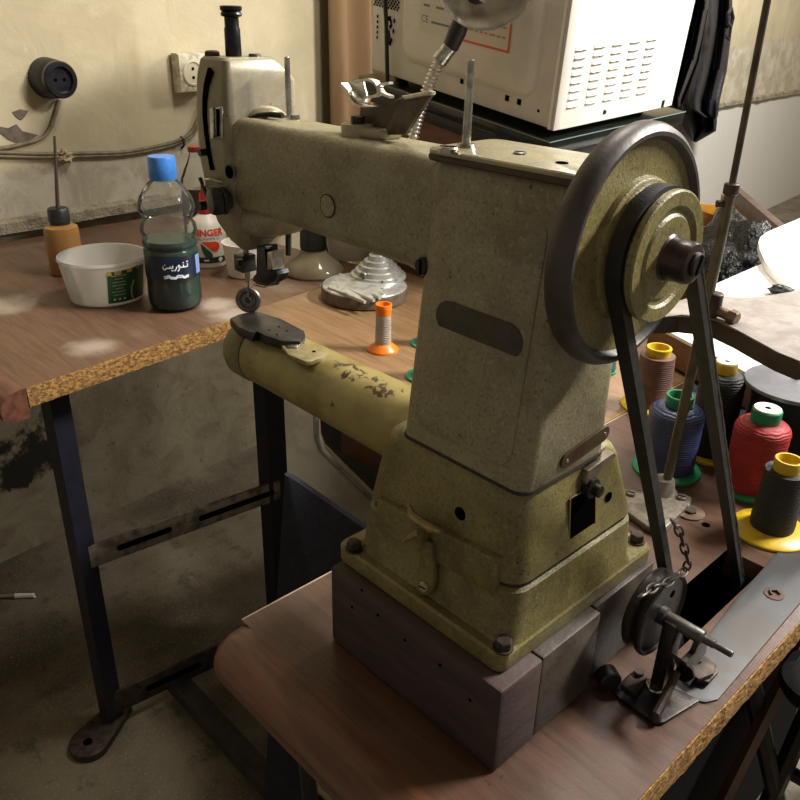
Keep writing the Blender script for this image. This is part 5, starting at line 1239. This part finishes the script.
sheet([(690, -120), (690, -40), (686, 10), (676, 60), (668, 95), (672, 112)], [(716, -120), (714, -40), (708, 10), (699, 60), (684, 100), (682, 104)], la, 'apron_fold', LEA, 3, .16)
sheet([(700, -120), (702, -40), (700, 20), (694, 70), (688, 100), (690, 108), (704, 117)], [(738, -120), (733, -40), (732, 30), (727, 70), (720, 100), (718, 116), (716.5, 119)], la, 'apron_panel', LEA, 2.2, .10)
sheet([(672, 100), (676, 112), (684, 128), (692, 141)], [(717, 112), (717, 122), (716, 131), (696, 142.5)], la, 'apron_hem', mat('matt black lining', (20, 20, 22), None, .8), 2, .05)
mb = MB(); mb.tube([jp(731, 8, .2), jp(728, 14, .22), jp(727, 22, .22), jp(731, 27, .2), jp(733, 18, .2), jp(731, 8, .2)], .008, 6); mb.tube([jp(731, 27, .2), jp(729, 40, .2), jp(726, 36, .2)], .006, 6); mb.build('apron_strap', LEA, la)
q = jp(715, -120, 0); mb = MB(); mb.cyl(q - WN * .045, q + WN * .16, .012); mb.build('hanging_peg', IRON, la)

# ================================================================ under the tables
# white moulded panel with a raised bead round an opening
pw = thing('plastic_housing', 'white moulded housing with rounded bead under the rear table', 'panel', (-.95, .95, 0))
PP = V((-.82, .60, 0)); PNn = V((.62, -.785, 0)).normalized()
def pp(px, py, o=0): return at_n(px, py, PP + PNn * o, PNn)
def clampz(p): return V((p.x, p.y, min(p.z, .712)))
def drop(p): return V((p.x, p.y, .002))
mb = MB(); mb.prism([clampz(pp(px, py)) for px, py in ((283, 386), (316, 380), (316.5, 440), (321, 451), (372, 500), (420, 545))] + [drop(pp(420, 545)), drop(pp(283, 386))], -PNn * .02, .002); mb.build('panel_sheet', mat('dirty white plastic', (222, 216, 200), (196, 188, 170), .6, 0, 18), pw)
mb = MB(); mb.tube([clampz(pp(px, py, .004)) for px, py in ((316, 394), (316, 400), (316, 425), (316.5, 438), (321, 450), (334, 463), (352, 480), (372, 499), (400, 525))], m_px(3.0, pp(316, 430)), 10); mb.build('panel_bead', mat('grey white bead', (150, 144, 128), (128, 122, 106), .55), pw)
mb = MB(); mb.prism([clampz(pp(px, py, -.20)) for px, py in ((300, 380), (420, 380))] + [drop(pp(420, 380, -.20)), drop(pp(300, 380, -.20))], -PNn * .01); mb.build('inner_back', mat('dark grey inside', (60, 55, 48), (46, 42, 36), .8), pw)
bx0 = pp(341, 452, -.10)
mb = MB(); mb.box(bx0.x - .03, bx0.x + .12, bx0.y - .004, bx0.y + .06, bx0.z - .010, bx0.z - .0005, .001); mb.build('inner_shelf', MATS['dark grey inside'], pw)
mb = MB(); mb.box(bx0.x, bx0.x + .11, bx0.y, bx0.y + .055, bx0.z, min(bx0.z + .14, .712), .002); solo(mb, 'brown_box', mat('brown cardboard', (104, 66, 48), (88, 54, 40), .8), 'brown box in the dark opening below the machine bed', 'box', None, bx0)
# navy felt slab leaning under the sewing table
FP = V((-.60, .62, 0)); 
fpt = [(284, 474), (292, 478), (300, 484), (372, 534), (420, 566), (420, 640), (372, 640), (268, 660), (272, 560)]
FPn = V((.45, -.86, .22)).normalized()
def fp_(px, py): return at_n(px, py, V((-.76, .50, .45)), FPn)
dn_ = (-UPW + FPn * FPn.z).normalized()
def slide(p): return p + dn_ * ((p.z - .006) / -dn_.z)
fpt = fpt[:5]
mb = MB(); mb.prism([fp_(px, py) for px, py in fpt] + [slide(fp_(*fpt[-1])), slide(fp_(*fpt[0]))], -FPn * .012, .002); solo(mb, 'felt_slab', mat('navy black felt', (22, 23, 32), (29, 30, 40), .95, 0, 60, bscale=420, bstr=.6, bdist=.003), 'dark navy felt slab leaning beneath the rear table', 'felt', None, fp_(330, 560))
# black stool frame and brown bar at the lower right
ST = V((-.13, .62, 0)); SN = FH
sf = thing('stool', 'black folding steel stool under the right end of sewing table', 'stool', (-.03, .79, 0))
def tube3(pts, r, nm, m=TUBE):
    mb = MB(); mb.tube(pts, r, 8); return mb.build(nm, m, sf)
for off in (V((0, 0, 0)), V((.24, .02, 0))):
    tube3([V((-.190, .697, .588)) + off, V((-.037, .855, .008)) + off], .010, 'leg')
    tube3([V((-.138, .750, .588)) + off, V((-.168, .720, .008)) + off], .010, 'leg')
tube3([V((-.137, .751, .45)), V((.103, .771, .45))], .008, 'side_rail'); tube3([V((-.085, .806, .19)), V((.155, .826, .19))], .008, 'side_rail')
mb = MB(); mb.loft([rz_ring(-.165, .15, .690, .900, .03, .590), rz_ring(-.17, .155, .685, .905, .035, .598), rz_ring(-.17, .155, .685, .905, .035, .61), rz_ring(-.16, .145, .695, .895, .03, .618)]); mb.build('seat', BLACK, sf)
q0, q1 = at_x(781, 684, -.168), at_x(722, 803, -.168)
q0 = lerp(q1, q0, min(1.6, (q1.z - .7215) / (q1.z - q0.z)))
q1 = lerp(q0, q1, q0.z / (q0.z - q1.z) * .995)
mb = MB(); leg_rect(mb, q0, q1, .009, .012, RT, FH); solo(mb, 'wooden_bar', mat('brown varnished bar', (104, 76, 58), (84, 60, 46), .5, 0, 14), 'brown wooden bar slanting down under the table raw edge', 'bar', None, q1)

# pale stick on the floor
p0, p1 = at_z(-14, 597, .004), at_z(36, 595, .004)
mb = MB(); mb.cyl(p0, lerp(p0, p1, .6), .0035); stk = thing('stick', 'pale thin stick with white tip lying on floor left', 'stick', lerp(p0, p1, .5)); mb.build('stick_shaft', mat('tan stick', (140, 124, 92), None, .7), stk)
mb = MB(); mb.cyl(lerp(p0, p1, .58), lerp(p0, p1, .96), .0055, .0045, 10); d_ = (p1 - p0).normalized(); mb.cyl(lerp(p0, p1, .9), p1 + d_.cross(UPW) * .006, .003, .0025, 8); mb.build('white_tip', WHITE_PLASTIC, stk)

# ================================================================ camera, light
cd = bpy.data.cameras.new('camera'); cd.sensor_width = 36; cd.lens = 36; cd.clip_start = .01; cd.clip_end = 50
co = bpy.data.objects.new('camera', cd); col.objects.link(co)
co.matrix_world = Matrix((( RT.x, UP.x, -FWD.x, CAM.x), (RT.y, UP.y, -FWD.y, CAM.y), (RT.z, UP.z, -FWD.z, CAM.z), (0, 0, 0, 1)))
sc = bpy.context.scene; sc.camera = co
def area(loc, target, sx, sy, power, color, name):
    l = bpy.data.lights.new(name, 'AREA'); l.shape = 'RECTANGLE'; l.size = sx; l.size_y = sy; l.energy = power; l.color = color
    o = bpy.data.objects.new(name, l); col.objects.link(o); o.location = loc
    o.rotation_euler = (V(target) - V(loc)).to_track_quat('-Z', 'Y').to_euler(); return o
area((.45, 1.9, 2.3), (-.3, .7, .75), .6, .14, 56, (1, .965, .89), 'right_tube_light')
area((-.75, 1.2, 2.4), (-.9, .7, .75), .6, .14, 9, (1, .95, .86), 'middle_tube_light')
area((-.7, 4.0, 2.55), (-1.6, 4.0, .8), 1.2, .3, 55, (1, .965, .9), 'far_wall_fill')  # added fill aimed at the far wall, no lamp seen there
w = bpy.data.worlds.new('world'); sc.world = w; w.use_nodes = True
w.node_tree.nodes['Background'].inputs[0].default_value = (1, .92, .8, 1); w.node_tree.nodes['Background'].inputs[1].default_value = .14
sc.view_settings.view_transform = 'Standard'; sc.view_settings.look = 'None'; sc.view_settings.exposure = 0.87; sc.view_settings.gamma = 1
